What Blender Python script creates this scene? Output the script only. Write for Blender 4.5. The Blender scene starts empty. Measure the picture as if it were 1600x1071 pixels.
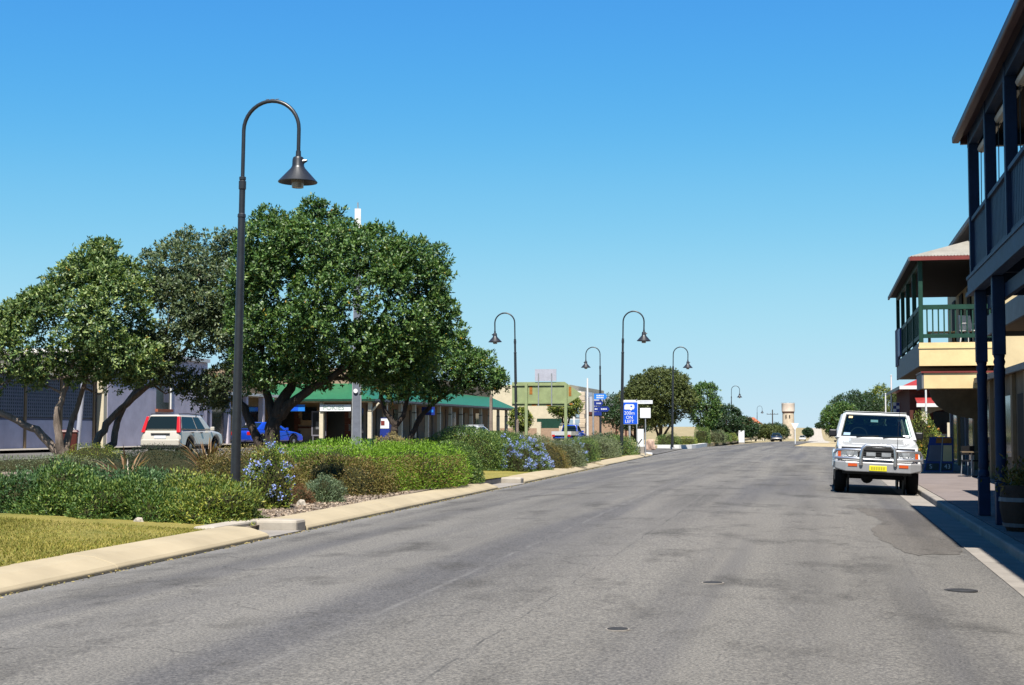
import bpy, bmesh, math, random
import numpy as np
from mathutils import Vector, Matrix
R = math.radians
rng = np.random.default_rng(7); random.seed(7)
scene = bpy.context.scene
COL = scene.collection

# ------------------------------------------------------------------ camera
EYE = 1.5
cam_d = bpy.data.cameras.new('camera'); cam = bpy.data.objects.new('camera', cam_d); COL.objects.link(cam)
cam_d.sensor_width = 36.0; cam_d.lens = 51.75; cam_d.clip_start = 0.1; cam_d.clip_end = 6000
cam.location = (0, 0, EYE)
cam.rotation_euler = (R(90 + 3.37), 0, R(11.77))
scene.camera = cam
# ------------------------------------------------------------------ world + sun
w = bpy.data.worlds.new('World'); scene.world = w; w.use_nodes = True
nt = w.node_tree; bg = nt.nodes['Background']
sky = nt.nodes.new('ShaderNodeTexSky'); sky.sky_type = 'NISHITA'; sky.sun_disc = False
sky.sun_elevation = R(58.8); sky.sun_rotation = R(171.6)
sky.altitude = 0; sky.air_density = 0.7; sky.dust_density = 0.0; sky.ozone_density = 4.0
# the camera's colour response to a deep clear sky: one even curve per channel over the whole sky
EXPO = 1.32
sp_ = nt.nodes.new('ShaderNodeSeparateColor'); cm_ = nt.nodes.new('ShaderNodeCombineColor'); nt.links.new(sky.outputs[0], sp_.inputs[0])
CURVES = (((0, 0), (.06, .033), (.118, .074), (.153, .107), (.218, .205), (.363, .381), (.661, .527), (1, .62)),
          ((0, 0), (.1, .17), (.211, .356), (.274, .451), (.381, .584), (.565, .716), (.835, .768), (1, .79)),
          ((0, 0), (.12, .30), (.25, .60), (.409, .83), (.499, .863), (.636, .882), (.806, .898), (1, .905)))
for i_ in range(3):
    m1 = nt.nodes.new('ShaderNodeMath'); m1.operation = 'MULTIPLY'; m1.inputs[1].default_value = .1; nt.links.new(sp_.outputs[i_], m1.inputs[0])
    fc = nt.nodes.new('ShaderNodeFloatCurve'); cv = fc.mapping.curves[0]
    cv.points[0].location = CURVES[i_][0]; cv.points[1].location = CURVES[i_][-1]
    for p_ in CURVES[i_][1:-1]: cv.points.new(*p_)
    fc.mapping.update(); nt.links.new(m1.outputs[0], fc.inputs['Value'])
    m3 = nt.nodes.new('ShaderNodeMath'); m3.operation = 'MULTIPLY'; m3.inputs[1].default_value = 10 / 2 ** EXPO; nt.links.new(fc.outputs[0], m3.inputs[0])
    nt.links.new(m3.outputs[0], cm_.inputs[i_])
nt.links.new(cm_.outputs[0], bg.inputs[0]); bg.inputs[1].default_value = 0.1
SUNDIR = Vector((-0.089, 0.60, -1.0)).normalized()
sl = bpy.data.lights.new('sun', 'SUN'); sl.energy = 5.0; sl.angle = R(0.53); sl.color = (1.0, 0.95, 0.865)
so = bpy.data.objects.new('sun', sl); COL.objects.link(so)
so.rotation_euler = SUNDIR.to_track_quat('-Z', 'Y').to_euler(); so.location = (4, -20, 40)
scene.view_settings.view_transform = 'Standard'; scene.view_settings.look = 'None'
scene.view_settings.exposure = EXPO; scene.view_settings.gamma = 1.0
scene.view_settings.use_curve_mapping = False
scene.render.engine = 'CYCLES'
scene.cycles.max_bounces = 6; scene.cycles.transparent_max_bounces = 6
scene.cycles.sample_clamp_indirect = 4.0

# ------------------------------------------------------------------ materials
def nodes(name):
    m = bpy.data.materials.new(name); m.use_nodes = True
    t = m.node_tree; return m, t, t.nodes['Principled BSDF']
def N(t, typ, **kw):
    n = t.nodes.new(typ)
    for k, v in kw.items():
        if k in n.inputs: n.inputs[k].default_value = v
        else: setattr(n, k, v)
    return n
def rgba(c): return (c[0], c[1], c[2], 1.0)
def mixrgb(t, fac, a, b, blend='MIX'):
    n = t.nodes.new('ShaderNodeMix'); n.data_type = 'RGBA'; n.blend_type = blend
    def put(sock, v):
        if hasattr(v, 'links') or hasattr(v, 'is_output'): t.links.new(v, sock)
        elif isinstance(v, (int, float)): sock.default_value = v
        else: sock.default_value = rgba(v)
    put(n.inputs[0], fac); put(n.inputs[6], a); put(n.inputs[7], b)
    return n.outputs[2]
def ramp(t, fac, stops, interp='LINEAR'):
    n = t.nodes.new('ShaderNodeValToRGB'); cr = n.color_ramp; cr.interpolation = interp
    while len(cr.elements) < len(stops): cr.elements.new(0.5)
    for e, (p, c) in zip(cr.elements, stops):
        e.position = p; e.color = rgba(c) if not isinstance(c, (int, float)) else (c, c, c, 1)
    t.links.new(fac, n.inputs[0]); return n.outputs[0]
def noise(t, scale, detail=4, rough=.6, vec=None, stretch=None):
    co = vec
    if co is None:
        co = N(t, 'ShaderNodeTexCoord').outputs['Object']
    if stretch:
        mp = N(t, 'ShaderNodeMapping'); mp.inputs['Scale'].default_value = stretch
        t.links.new(co, mp.inputs[0]); co = mp.outputs[0]
    n = N(t, 'ShaderNodeTexNoise', Scale=scale, Detail=detail, Roughness=rough)
    t.links.new(co, n.inputs['Vector']); return n.outputs['Fac']
MATS = {}
K = .61          # photograph exposed about a stop over: real-world reflectances sit lower
def pm(name, col, rough=.7, var=.22, scale=6, bump=0.0, metal=0.0, spec=.4, bscale=None, coat=0.0, stretch=None):
    """plain painted/mineral surface: uneven colour, a little relief"""
    if name in MATS: return MATS[name]
    col = tuple(c * K for c in col)
    m, t, b = nodes(name)
    f = noise(t, scale, 6, .65, stretch=stretch)
    f = ramp(t, f, [(.3, 0.0), (.72, 1.0)])
    dk = tuple(c * (1 - var) for c in col); lt = tuple(min(.95, c * (1 + var * .6)) for c in col)
    c = mixrgb(t, f, dk, lt); t.links.new(c, b.inputs['Base Color'])
    b.inputs['Roughness'].default_value = rough; b.inputs['Metallic'].default_value = metal
    b.inputs['Specular IOR Level'].default_value = spec if rough < .68 else min(spec, .1)
    if coat: b.inputs['Coat Weight'].default_value = coat
    if bump:
        bn = N(t, 'ShaderNodeBump', Strength=bump, Distance=.02)
        t.links.new(noise(t, bscale or scale * 6, 5, .7), bn.inputs['Height']); t.links.new(bn.outputs[0], b.inputs['Normal'])
    MATS[name] = m; return m
def leafmat(name, cols, rough=.42, spec=.45, trans=.22, fruit=None):
    m, t, b = nodes(name)
    cols = [tuple(v * 1.0 for v in c) for c in cols]
    g = N(t, 'ShaderNodeNewGeometry')
    stops = [(i / max(1, len(cols) - 1) * (.994 if fruit else 1), c) for i, c in enumerate(cols)]
    if fruit: stops += [(.999, fruit)]
    c = ramp(t, g.outputs['Random Per Island'], stops)
    big = noise(t, .9, 3, .6)
    c = mixrgb(t, 1.0, c, ramp(t, big, [(.3, (.72, .74, .70)), (.7, (1.18, 1.14, 1.0))]), 'MULTIPLY')
    t.links.new(c, b.inputs['Base Color'])
    b.inputs['Roughness'].default_value = rough; b.inputs['Specular IOR Level'].default_value = spec
    tr = N(t, 'ShaderNodeBsdfTranslucent'); t.links.new(mixrgb(t, 1.0, c, (1.25, 1.35, .5), 'MULTIPLY'), tr.inputs['Color'])
    mx = N(t, 'ShaderNodeMixShader'); mx.inputs[0].default_value = trans
    t.links.new(b.outputs[0], mx.inputs[1]); t.links.new(tr.outputs[0], mx.inputs[2])
    out = t.nodes['Material Output']; t.links.new(mx.outputs[0], out.inputs[0])
    MATS[name] = m; return m
def N2(t, co, off):
    mp = N(t, 'ShaderNodeMapping'); mp.inputs['Location'].default_value = off; t.links.new(co, mp.inputs[0]); return mp.outputs[0]
def asphalt(name, base, seams=False, pale=1.0):
    m, t, b = nodes(name)
    tc = N(t, 'ShaderNodeTexCoord').outputs['Object']
    sep = N(t, 'ShaderNodeSeparateXYZ'); t.links.new(tc, sep.inputs[0])
    c = mixrgb(t, ramp(t, noise(t, .55, 5, .62, tc, (1, .28, 1)), [(.32, 0.0), (.68, 1.0)]),
               tuple(v * .72 for v in base), tuple(v * 1.16 for v in base))
    # wheel-worn bands along the street
    st = noise(t, 1.1, 3, .5, tc, (1, .03, 1))
    c = mixrgb(t, ramp(t, st, [(.40, 0.0), (.58, .75)]), c, tuple(v * 1.30 for v in (base[0], base[1] * .99, base[2] * .96)))
    st2 = noise(t, .8, 3, .5, N2(t, tc, (37, 5, 0)), (1, .035, 1))
    c = mixrgb(t, ramp(t, st2, [(.50, 0.0), (.64, .7)]), c, (base[0] * .66, base[1] * .68, base[2] * .76))
    # oil and tar stains
    sn = noise(t, .9, 6, .7, tc, (1, .55, 1))
    c = mixrgb(t, ramp(t, sn, [(.52, 0.0), (.68, .8)]), c, tuple(v * .5 for v in base))
    sp = noise(t, 9, 4, .7, tc, (1, .6, 1))
    c = mixrgb(t, ramp(t, sp, [(.66, 0.0), (.74, .6)]), c, tuple(v * .45 for v in base))
    # aggregate
    ag = noise(t, 46, 4, .8, tc)
    c = mixrgb(t, 1.0, c, ramp(t, ag, [(.34, (.42, .42, .44)), (.5, (1, 1, 1)), (.66, (1.75, 1.7, 1.62))]), 'MULTIPLY')
    vo = N(t, 'ShaderNodeTexVoronoi', Scale=38.0); t.links.new(tc, vo.inputs['Vector'])
    c = mixrgb(t, ramp(t, vo.outputs['Distance'], [(.06, .5), (.16, 0.0)]), c, tuple(v * 1.9 for v in base))
    # cracks
    cr = N(t, 'ShaderNodeTexVoronoi', Scale=.42, feature='DISTANCE_TO_EDGE')
    wv = N(t, 'ShaderNodeTexNoise', Scale=1.6, Detail=5.0)
    t.links.new(tc, wv.inputs['Vector'])
    ad = N(t, 'ShaderNodeMixRGB'); ad.blend_type = 'ADD'; ad.inputs[0].default_value = .9
    t.links.new(tc, ad.inputs[1]); t.links.new(wv.outputs['Color'], ad.inputs[2]); t.links.new(ad.outputs[0], cr.inputs['Vector'])
    pr = noise(t, .25, 2, .5, tc)
    mk = N(t, 'ShaderNodeMath', operation='MULTIPLY'); t.links.new(ramp(t, cr.outputs[0], [(.0, .75), (.006, 0.0)]), mk.inputs[0])
    t.links.new(ramp(t, pr, [(.5, 0.0), (.56, 1.0)]), mk.inputs[1])
    c = mixrgb(t, mk.outputs[0], c, tuple(v * .4 for v in base))
    if seams:
        def line(x0, k, width, col, strength):
            nonlocal c
            mu = N(t, 'ShaderNodeMath', operation='MULTIPLY_ADD'); t.links.new(sep.outputs[1], mu.inputs[0]); mu.inputs[1].default_value = k; mu.inputs[2].default_value = x0
            su = N(t, 'ShaderNodeMath', operation='ADD'); t.links.new(sep.outputs[0], su.inputs[0]); t.links.new(mu.outputs[0], su.inputs[1])
            wob = N(t, 'ShaderNodeMath', operation='MULTIPLY_ADD'); t.links.new(noise(t, 1.2, 4, .6, tc), wob.inputs[0]); wob.inputs[1].default_value = .12; t.links.new(su.outputs[0], wob.inputs[2])
            ab = N(t, 'ShaderNodeMath', operation='ABSOLUTE'); t.links.new(wob.outputs[0], ab.inputs[0])
            mm = N(t, 'ShaderNodeMath', operation='MULTIPLY'); t.links.new(ramp(t, ab.outputs[0], [(width * .4, strength), (width, 0.0)]), mm.inputs[0])
            t.links.new(ramp(t, noise(t, 1.4, 5, .75, tc), [(.42, 0.0), (.6, 1.0)]), mm.inputs[1])
            c = mixrgb(t, mm.outputs[0], c, col)
        line(3.0, .018, .035, (.16, .155, .15), .38)
        line(2.1, .008, .035, (.13, .123, .114), .35)
        line(2.02, .008, .012, (.04, .04, .04), .8)
        line(-.95, .0, .015, (.05, .05, .05), .5)
        # pale dust blown against the left kerb and bleached gutter edge
        mu = N(t, 'ShaderNodeMath', operation='MULTIPLY_ADD'); t.links.new(sep.outputs[1], mu.inputs[0]); mu.inputs[1].default_value = .028; mu.inputs[2].default_value = 6.88
        su = N(t, 'ShaderNodeMath', operation='ADD'); t.links.new(sep.outputs[0], su.inputs[0]); t.links.new(mu.outputs[0], su.inputs[1])
        wob = N(t, 'ShaderNodeMath', operation='MULTIPLY_ADD'); t.links.new(noise(t, .9, 5, .7, tc), wob.inputs[0]); wob.inputs[1].default_value = 1.1; t.links.new(su.outputs[0], wob.inputs[2])
        c = mixrgb(t, ramp(t, wob.outputs[0], [(.3, .8), (1.0, 0.0)]), c, (.155, .15, .143))
    t.links.new(c, b.inputs['Base Color'])
    b.inputs['Roughness'].default_value = .9; b.inputs['Specular IOR Level'].default_value = .08
    bn = N(t, 'ShaderNodeBump', Strength=.55, Distance=.012); t.links.new(ag, bn.inputs['Height']); t.links.new(bn.outputs[0], b.inputs['Normal'])
    MATS[name] = m; return m
def earth(name, cols, scale=.6, rough=.95, fine=40, bump=.5):
    m, t, b = nodes(name)
    tc = N(t, 'ShaderNodeTexCoord').outputs['Object']
    c = ramp(t, noise(t, scale, 7, .68, tc), [(.25 + .5 * i / max(1, len(cols) - 1), k) for i, k in enumerate(cols)])
    f = noise(t, fine, 4, .7, tc)
    c = mixrgb(t, 1.0, c, ramp(t, f, [(.3, (.6, .6, .6)), (.7, (1.3, 1.3, 1.3))]), 'MULTIPLY')
    t.links.new(c, b.inputs['Base Color']); b.inputs['Roughness'].default_value = rough; b.inputs['Specular IOR Level'].default_value = .15
    bn = N(t, 'ShaderNodeBump', Strength=bump, Distance=.03); t.links.new(f, bn.inputs['Height']); t.links.new(bn.outputs[0], b.inputs['Normal'])
    MATS[name] = m; return m
def corrugated(name, col, var=.15, rough=.5, spec=.4):
    return pm(name, col, rough, var, 2.0, spec=spec, stretch=(1, 1, 1))
def gl(name, col=(.01, .014, .018), rough=.06, spec=.6):
    m, t, b = nodes(name); b.inputs['Base Color'].default_value = rgba(col)
    b.inputs['Roughness'].default_value = rough; b.inputs['Specular IOR Level'].default_value = spec
    MATS[name] = m; return m

M_ROAD = asphalt('asphalt_road', (.092, .0885, .084), True)
M_ROAD2 = asphalt('asphalt_side', (.078, .075, .072))
M_PATCH = asphalt('asphalt_patch', (.074, .069, .064))
M_TAR = pm('tar', (.05, .05, .052), .8, .4, 5)
M_GROUND = earth('dry_ground', [(.12, .10, .05), (.22, .18, .10), (.27, .22, .13)], .15, fine=12)
M_SAND = earth('sandy_verge', [(.26, .20, .11), (.34, .28, .17)], .4, fine=20)
M_HILLROAD = earth('bleached_road', [(.27, .24, .20), (.33, .30, .26)], .3, fine=20)
M_LAWN = earth('dry_lawn', [(.10, .11, .022), (.19, .165, .04), (.25, .20, .06)], 1.5, fine=60, bump=.9)
M_MULCH = earth('bark_mulch', [(.09, .07, .055), (.17, .135, .105), (.25, .21, .17)], 3, fine=45, bump=1.0)
M_KERB = pm('cream_kerb_concrete', (.45, .375, .25), .8, .17, .9, .15, bscale=60)
M_KERBW = pm('pale_kerb_concrete', (.46, .41, .34), .8, .2, 3, .25, bscale=40)
M_WHITEKERB = pm('white_painted_kerb', (.78, .77, .74), .7, .12, 3)
M_CONC = pm('grey_concrete', (.33, .30, .265), .85, .25, 1.5, .3, bscale=40)
M_PAVE = pm('pink_footpath', (.235, .198, .186), .85, .22, 1.2, .3, bscale=50)
M_LAMP = pm('charcoal_paint', (.022, .024, .028), .38, .3, 9, spec=.5)
M_LAMPGLASS = gl('lamp_glass', (.22, .2, .17), .15)
M_GLINT = pm('glint_grey', (.16, .16, .16), .4, .4, 30, metal=.3)
M_BARK = pm('bark', (.27, .215, .175), .9, .5, 9, .9, bscale=24, stretch=(1, 1, .3))
M_BARKD = pm('dark_bark', (.07, .055, .045), .9, .5, 9, .9, bscale=24, stretch=(1, 1, .3))
M_CORE_SHADOW = pm('painted_core_shadow', (.035, .035, .015), 1.0, .4, 6)
L_GLOSS = leafmat('leaf_glossy', [(.014, .04, .010), (.032, .080, .016), (.062, .125, .028), (.13, .19, .045)], .5, .4, .2, (.42, .20, .02))
L_GREY = leafmat('leaf_greyish', [(.026, .045, .022), (.05, .08, .036), (.085, .12, .055), (.15, .18, .085)], .52, .4, .2, (.35, .22, .03))
L_YEL = leafmat('leaf_sunny', [(.02, .05, .014), (.05, .10, .027), (.105, .16, .046), (.27, .33, .12)], .5, .42, .25, (.45, .26, .03))
L_DARK = leafmat('leaf_dark', [(.012, .03, .012), (.022, .05, .018), (.035, .07, .022)], .5, .35, .15)
L_OLIVE = leafmat('leaf_olive', [(.03, .045, .012), (.06, .08, .02), (.095, .11, .03)], .6, .3, .15)
L_SHADE = leafmat('leaf_painted_shade', [(.008, .014, .007), (.015, .026, .012), (.03, .042, .02)], .7, .2, .1)  # tree shade put into the leaf colour of the groundcover
B_ROSE = leafmat('shrub_sage', [(.018, .046, .012), (.045, .095, .022), (.09, .15, .034), (.17, .21, .05)], .55, .3, .2)
B_ROSEG = leafmat('shrub_blue_green', [(.02, .05, .022), (.045, .10, .038), (.09, .155, .06)], .55, .3, .2)
B_YEL = leafmat('shrub_yellow_green', [(.025, .055, .010), (.075, .12, .02), (.14, .18, .032), (.27, .26, .05)], .55, .3, .22)
B_LIME = leafmat('shrub_lime', [(.05, .11, .006), (.10, .20, .010), (.15, .27, .018), (.20, .32, .03)], .6, .3, .3)
B_BROWN = leafmat('shrub_brown_green', [(.05, .045, .015), (.085, .08, .02), (.13, .115, .03), (.17, .10, .04)], .6, .25, .2)
B_DRY = leafmat('shrub_dry_red', [(.07, .03, .02), (.13, .06, .03), (.2, .12, .06)], .7, .2, .15)
B_TEAL = leafmat('shrub_teal', [(.05, .085, .05), (.10, .145, .085), (.17, .22, .13)], .6, .3, .2)
B_GREY = leafmat('shrub_silver', [(.06, .085, .045), (.10, .125, .065), (.15, .17, .095)], .6, .3, .2)
B_STRAW = leafmat('shrub_straw', [(.16, .12, .06), (.26, .20, .10), (.2, .19, .08)], .7, .2, .15)
B_FLAX = leafmat('flax_bronze', [(.05, .03, .015), (.12, .07, .03), (.22, .12, .06), (.28, .22, .10)], .4, .45, .2)
B_FLOWER = leafmat('plumbago_flower', [(.17, .23, .66), (.22, .30, .74), (.36, .44, .80), (.13, .16, .56)], .7, .2, .3)
B_ROSEBLOOM = leafmat('rose_bloom', [(.6, .30, .04), (.7, .5, .08), (.7, .2, .2)], .7, .2, .3)
B_GRASS = leafmat('grass_blade', [(.11, .115, .02), (.19, .17, .035), (.27, .225, .065), (.12, .16, .025)], .7, .2, .25)
B_CHIP = leafmat('mulch_chip', [(.11, .085, .07), (.22, .17, .14), (.36, .30, .25)], .9, .1, .02)
M_BLUE = pm('navy_timber', (.012, .032, .085), .55, .35, 3, .15, spec=.15)
M_BLUE2 = pm('faded_blue_timber', (.034, .062, .13), .55, .4, 3, .15, spec=.15)
M_MAROON = pm('maroon_fascia', (.075, .020, .017), .5, .35, 2)
M_ROOFW = pm('pale_corrugated_iron', (.50, .47, .42), .5, .2, 3)
M_GREEN = pm('bottle_green_timber', (.012, .055, .036), .55, .25, 4, spec=.2)
M_YELLOW = pm('cream_yellow_fascia', (.80, .60, .30), .6, .12, 3, .1)
M_CREAM = pm('cream_wall', (.62, .50, .30), .8, .12, 2, .1)
M_CREAM2 = pm('pale_cream_render', (.66, .58, .42), .85, .12, 2, .1)
M_SOFFIT = pm('tan_soffit', (.30, .21, .12), .8, .2, 2)
M_BROWNW = pm('brown_shop_wall', (.22, .165, .105), .8, .35, 2)
M_DARKDOOR = pm('dark_door', (.022, .018, .016), .8, .3, 4)
M_GREYF = pm('weathered_and_shade_grey', (.15, .155, .165), .6, .3, 3)
M_REDROOF = pm('red_iron_roof', (.36, .032, .028), .5, .2, 2)
M_REDTRIM = pm('red_trim', (.20, .028, .022), .5, .2, 4)
M_BRICKR = pm('red_brown_brick', (.11, .042, .032), .85, .35, 6, .2)
M_BRICKT = pm('tan_brick', (.42, .29, .20), .85, .2, 6, .2)
M_GREENROOF = pm('green_iron_roof', (.022, .15, .062), .45, .18, 3)
M_HOTELW = pm('hotel_rendered_wall', (.38, .27, .185), .85, .2, 2)
M_HOTELL = pm('hotel_lower_wall', (.30, .245, .215), .85, .2, 2)
M_POST = pm('cream_post', (.68, .60, .45), .6, .12, 5)
M_PURPLE = pm('mauve_render', (.66, .60, .68), .85, .18, 1.2, .2, bscale=20)
M_GREYW = pm('blue_grey_wall', (.21, .205, .25), .85, .2, 1.5)
M_LATTICE = pm('grey_lattice', (.24, .25, .29), .7, .15, 4)
M_WINF = pm('orange_sill', (.42, .14, .075), .7, .2, 5)
M_WHITE = pm('white_paint', (.78, .77, .74), .5, .08, 4)
M_SIGNG = pm('pale_green_sign', (.30, .36, .17), .55, .22, 2.5)
M_RUST = pm('rust', (.40, .17, .045), .9, .4, 6)
M_SIGNGREY = pm('grey_sign_back', (.46, .47, .54), .5, .12, 4)
M_STEEL = pm('galvanised', (.40, .42, .44), .45, .2, 9, metal=.3)
M_SBLUE = pm('sign_blue', (.005, .10, .72), .45, .08, 4)
M_SNAVY = pm('sign_navy', (.01, .03, .24), .45, .1, 4)
M_SSKY = pm('sign_sky_blue', (.02, .22, .75), .45, .1, 4)
M_TXT = pm('sign_white', (.82, .84, .86), .5, .03, 4)
M_TXTG = pm('faint_green_lettering', (.28, .40, .33), .6, .1, 4)
M_BLACK = pm('black_paint', (.012, .012, .014), .45, .3, 6)
M_STOBIE = pm('stobie_concrete', (.17, .19, .235), .8, .25, 3, .2)
M_BINR = pm('maroon_bin', (.10, .022, .016), .45, .2, 4)
M_ROCK = pm('pink_rock', (.52, .36, .28), .9, .25, 3, .5)
M_STONE = pm('tower_stone', (.68, .56, .42), .9, .3, 1.0, .3)
M_STONEP = pm('tower_tank', (.80, .68, .58), .85, .15, .8)
M_WOOD = pm('weathered_barrel_wood', (.06, .04, .03), .8, .4, 6, .4)
M_CARW = pm('white_car_paint', (.60, .61, .60), .22, .03, 3, spec=.5, coat=.6)
M_CARG = pm('champagne_car_paint', (.56, .52, .44), .25, .04, 3, spec=.5, coat=.6)
M_CARB = pm('blue_car_paint', (.009, .055, .48), .2, .06, 3, spec=.55, coat=.8)
M_CARK = pm('black_car_paint', (.014, .014, .017), .25, .05, 3, spec=.5, coat=.6)
M_UNDER = pm('dark_plastic', (.014, .014, .015), .6, .2, 6)
M_TYRE = pm('tyre_rubber', (.017, .017, .018), .85, .2, 8)
M_RIM = pm('alloy_rim', (.45, .46, .47), .3, .15, 6, metal=.7)
M_CHROME = pm('dull_chrome', (.75, .76, .78), .25, .1, 6, metal=.85)
M_ALU = pm('grey_bumper', (.42, .42, .43), .35, .12, 4, metal=.35)
M_HLAMP = pm('headlamp_glass', (.34, .36, .38), .08, .35, 14, spec=.8)
M_ORANGE = pm('amber_lens', (.62, .09, .012), .25, .1, 6, spec=.6)
M_REDL = pm('red_lens', (.60, .012, .010), .2, .12, 6, spec=.7)
M_PLATE = pm('yellow_plate', (.80, .72, .015), .5, .04, 6)
M_PLATEI = pm('plate_characters', (.45, .40, .03), .5, .04, 6)
M_GLASS = gl('car_glass', (.006, .010, .010), .05, .3)
def clear_glass(name, tint, gloss):
    m, t, b = nodes(name); t.nodes.remove(b)
    tr = N(t, 'ShaderNodeBsdfTransparent'); tr.inputs[0].default_value = rgba(tint)
    g = N(t, 'ShaderNodeBsdfGlossy'); g.inputs['Roughness'].default_value = .03; g.inputs['Color'].default_value = (.9, .95, 1, 1)
    mx = N(t, 'ShaderNodeMixShader'); mx.inputs[0].default_value = gloss
    t.links.new(tr.outputs[0], mx.inputs[1]); t.links.new(g.outputs[0], mx.inputs[2]); t.links.new(mx.outputs[0], t.nodes['Material Output'].inputs[0])
    MATS[name] = m; return m
M_CLEAR = clear_glass('windscreen_glass', (.50, .60, .56), .05)
M_GLASST = gl('car_glass_tint', (.05, .11, .11), .12); M_WGLASS = gl('window_glass', (.012, .014, .018), .1)
M_SHUT = pm('powder_blue_glass', (.30, .42, .52), .3, .15, 3)

# ------------------------------------------------------------------ mesh builder
class MB:
    def __init__(s): s.v = []; s.f = []
    def add(s, vs, fs):
        o = len(s.v); s.v += [tuple(v) for v in vs]; s.f += [tuple(i + o for i in f) for f in fs]; return s
    def box(s, a, b):
        x0, y0, z0 = a; x1, y1, z1 = b
        return s.add([(x0, y0, z0), (x1, y0, z0), (x1, y1, z0), (x0, y1, z0), (x0, y0, z1), (x1, y0, z1), (x1, y1, z1), (x0, y1, z1)],
                     [(3, 2, 1, 0), (4, 5, 6, 7), (0, 1, 5, 4), (1, 2, 6, 5), (2, 3, 7, 6), (3, 0, 4, 7)])
    def hexa(s, bot, top):
        return s.add(list(bot) + list(top), [(3, 2, 1, 0), (4, 5, 6, 7), (0, 1, 5, 4), (1, 2, 6, 5), (2, 3, 7, 6), (3, 0, 4, 7)])
    def tube(s, pts, rad, n=8, cap=True):
        pts = [Vector(p) for p in pts]
        if isinstance(rad, (int, float)): rad = [rad] * len(pts)
        up = None; rings = []
        for i, p in enumerate(pts):
            d = (pts[min(i + 1, len(pts) - 1)] - pts[max(i - 1, 0)])
            d = d.normalized() if d.length > 1e-9 else Vector((0, 0, 1))
            if up is None: up = Vector((1, 0, 0)) if abs(d.x) < .8 else Vector((0, 1, 0))
            u = (up - d * up.dot(d))
            u = u.normalized() if u.length > 1e-6 else d.orthogonal().normalized()
            up = u; v = d.cross(u)
            rings.append([p + (u * math.cos(2 * math.pi * k / n) + v * math.sin(2 * math.pi * k / n)) * rad[i] for k in range(n)])
        vs = [q for r in rings for q in r]; fs = []
        for i in range(len(pts) - 1):
            for k in range(n):
                a = i * n + k; b2 = i * n + (k + 1) % n
                fs.append((a, b2, b2 + n, a + n))
        if cap: fs += [tuple(range(n - 1, -1, -1)), tuple(range((len(pts) - 1) * n, len(pts) * n))]
        return s.add(vs, fs)
    def lathe(s, prof, c=(0, 0, 0), n=16, axis='z'):
        vs = []; fs = []
        for r, h in prof:
            for k in range(n):
                a = 2 * math.pi * k / n
                x, y = r * math.cos(a), r * math.sin(a)
                p = (x, y, h) if axis == 'z' else ((h, x, y) if axis == 'x' else (x, h, y))
                vs.append((c[0] + p[0], c[1] + p[1], c[2] + p[2]))
        m = len(prof)
        for i in range(m - 1):
            for k in range(n):
                a = i * n + k; b2 = i * n + (k + 1) % n
                fs.append((a, b2, b2 + n, a + n))
        if prof[0][0] > 1e-6: fs.append(tuple(range(n - 1, -1, -1)))
        if prof[-1][0] > 1e-6: fs.append(tuple(range((m - 1) * n, m * n)))
        return s.add(vs, fs)
    def prism(s, pts, d):
        """closed polygon of 3-D points swept by vector d"""
        n = len(pts); d = Vector(d)
        vs = [Vector(p) for p in pts] + [Vector(p) + d for p in pts]
        fs = [tuple(range(n - 1, -1, -1)), tuple(range(n, 2 * n))] + [(i, (i + 1) % n, (i + 1) % n + n, i + n) for i in range(n)]
        return s.add(vs, fs)
    def build(s, name, mat, parent=None, smooth=False, bevel=0.0, seg=2, fix=False):
        me = bpy.data.meshes.new(name); me.from_pydata([tuple(v) for v in s.v], [], s.f); me.update()
        if fix:
            bm = bmesh.new(); bm.from_mesh(me); bmesh.ops.recalc_face_normals(bm, faces=bm.faces); bm.to_mesh(me); bm.free()
        me.materials.append(mat)
        if smooth:
            me.polygons.foreach_set('use_smooth', [True] * len(me.polygons))
            try: me.set_sharp_from_angle(angle=R(38))
            except Exception: pass
        o = bpy.data.objects.new(name, me); COL.objects.link(o)
        if parent is not None: o.parent = parent
        if bevel:
            b = o.modifiers.new('bevel', 'BEVEL'); b.width = bevel; b.segments = seg; b.limit_method = 'ANGLE'; b.angle_limit = R(35)
        return o
def box(name, a, b, mat, parent=None, bevel=0.0): return MB().box(a, b).build(name, mat, parent, bevel=bevel)
def tag(o, label=None, cat=None, group=None, kind=None):
    if label: o['label'] = label
    if cat: o['category'] = cat
    if group: o['group'] = group
    if kind: o['kind'] = kind
    return o
def thing(name, label, cat, loc=(0, 0, 0), rz=0.0, group=None):
    o = bpy.data.objects.new(name, None); COL.objects.link(o); o.empty_display_size = .2
    o.location = loc; o.rotation_euler = (0, 0, rz); return tag(o, label, cat, group)
def copy_tree(o, parent=None):
    c = o.copy(); COL.objects.link(c); c.parent = parent
    for ch in list(o.children): copy_tree(ch, c)
    return c
def structure(o): o['kind'] = 'structure'; return o
def text(s, size, mat, parent, loc, rot=(0, 0, 0), name='lettering', align='CENTER', sx=1.0, ext=.004):
    cu = bpy.data.curves.new('t', 'FONT'); cu.body = s; cu.size = size; cu.align_x = align; cu.align_y = 'CENTER'; cu.extrude = ext
    ob = bpy.data.objects.new('t', cu); COL.objects.link(ob)
    dg = bpy.context.evaluated_depsgraph_get(); me = bpy.data.meshes.new_from_object(ob.evaluated_get(dg))
    bpy.data.objects.remove(ob); me.materials.clear(); me.materials.append(mat)
    o = bpy.data.objects.new(name, me); COL.objects.link(o); o.parent = parent
    o.location = loc; o.rotation_euler = rot; o.scale = (sx, 1, 1); return o
FACE = (R(90), 0, 0)            # text facing -Y (towards the camera)
FACEX = (R(90), 0, R(90))       # text facing +X

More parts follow.
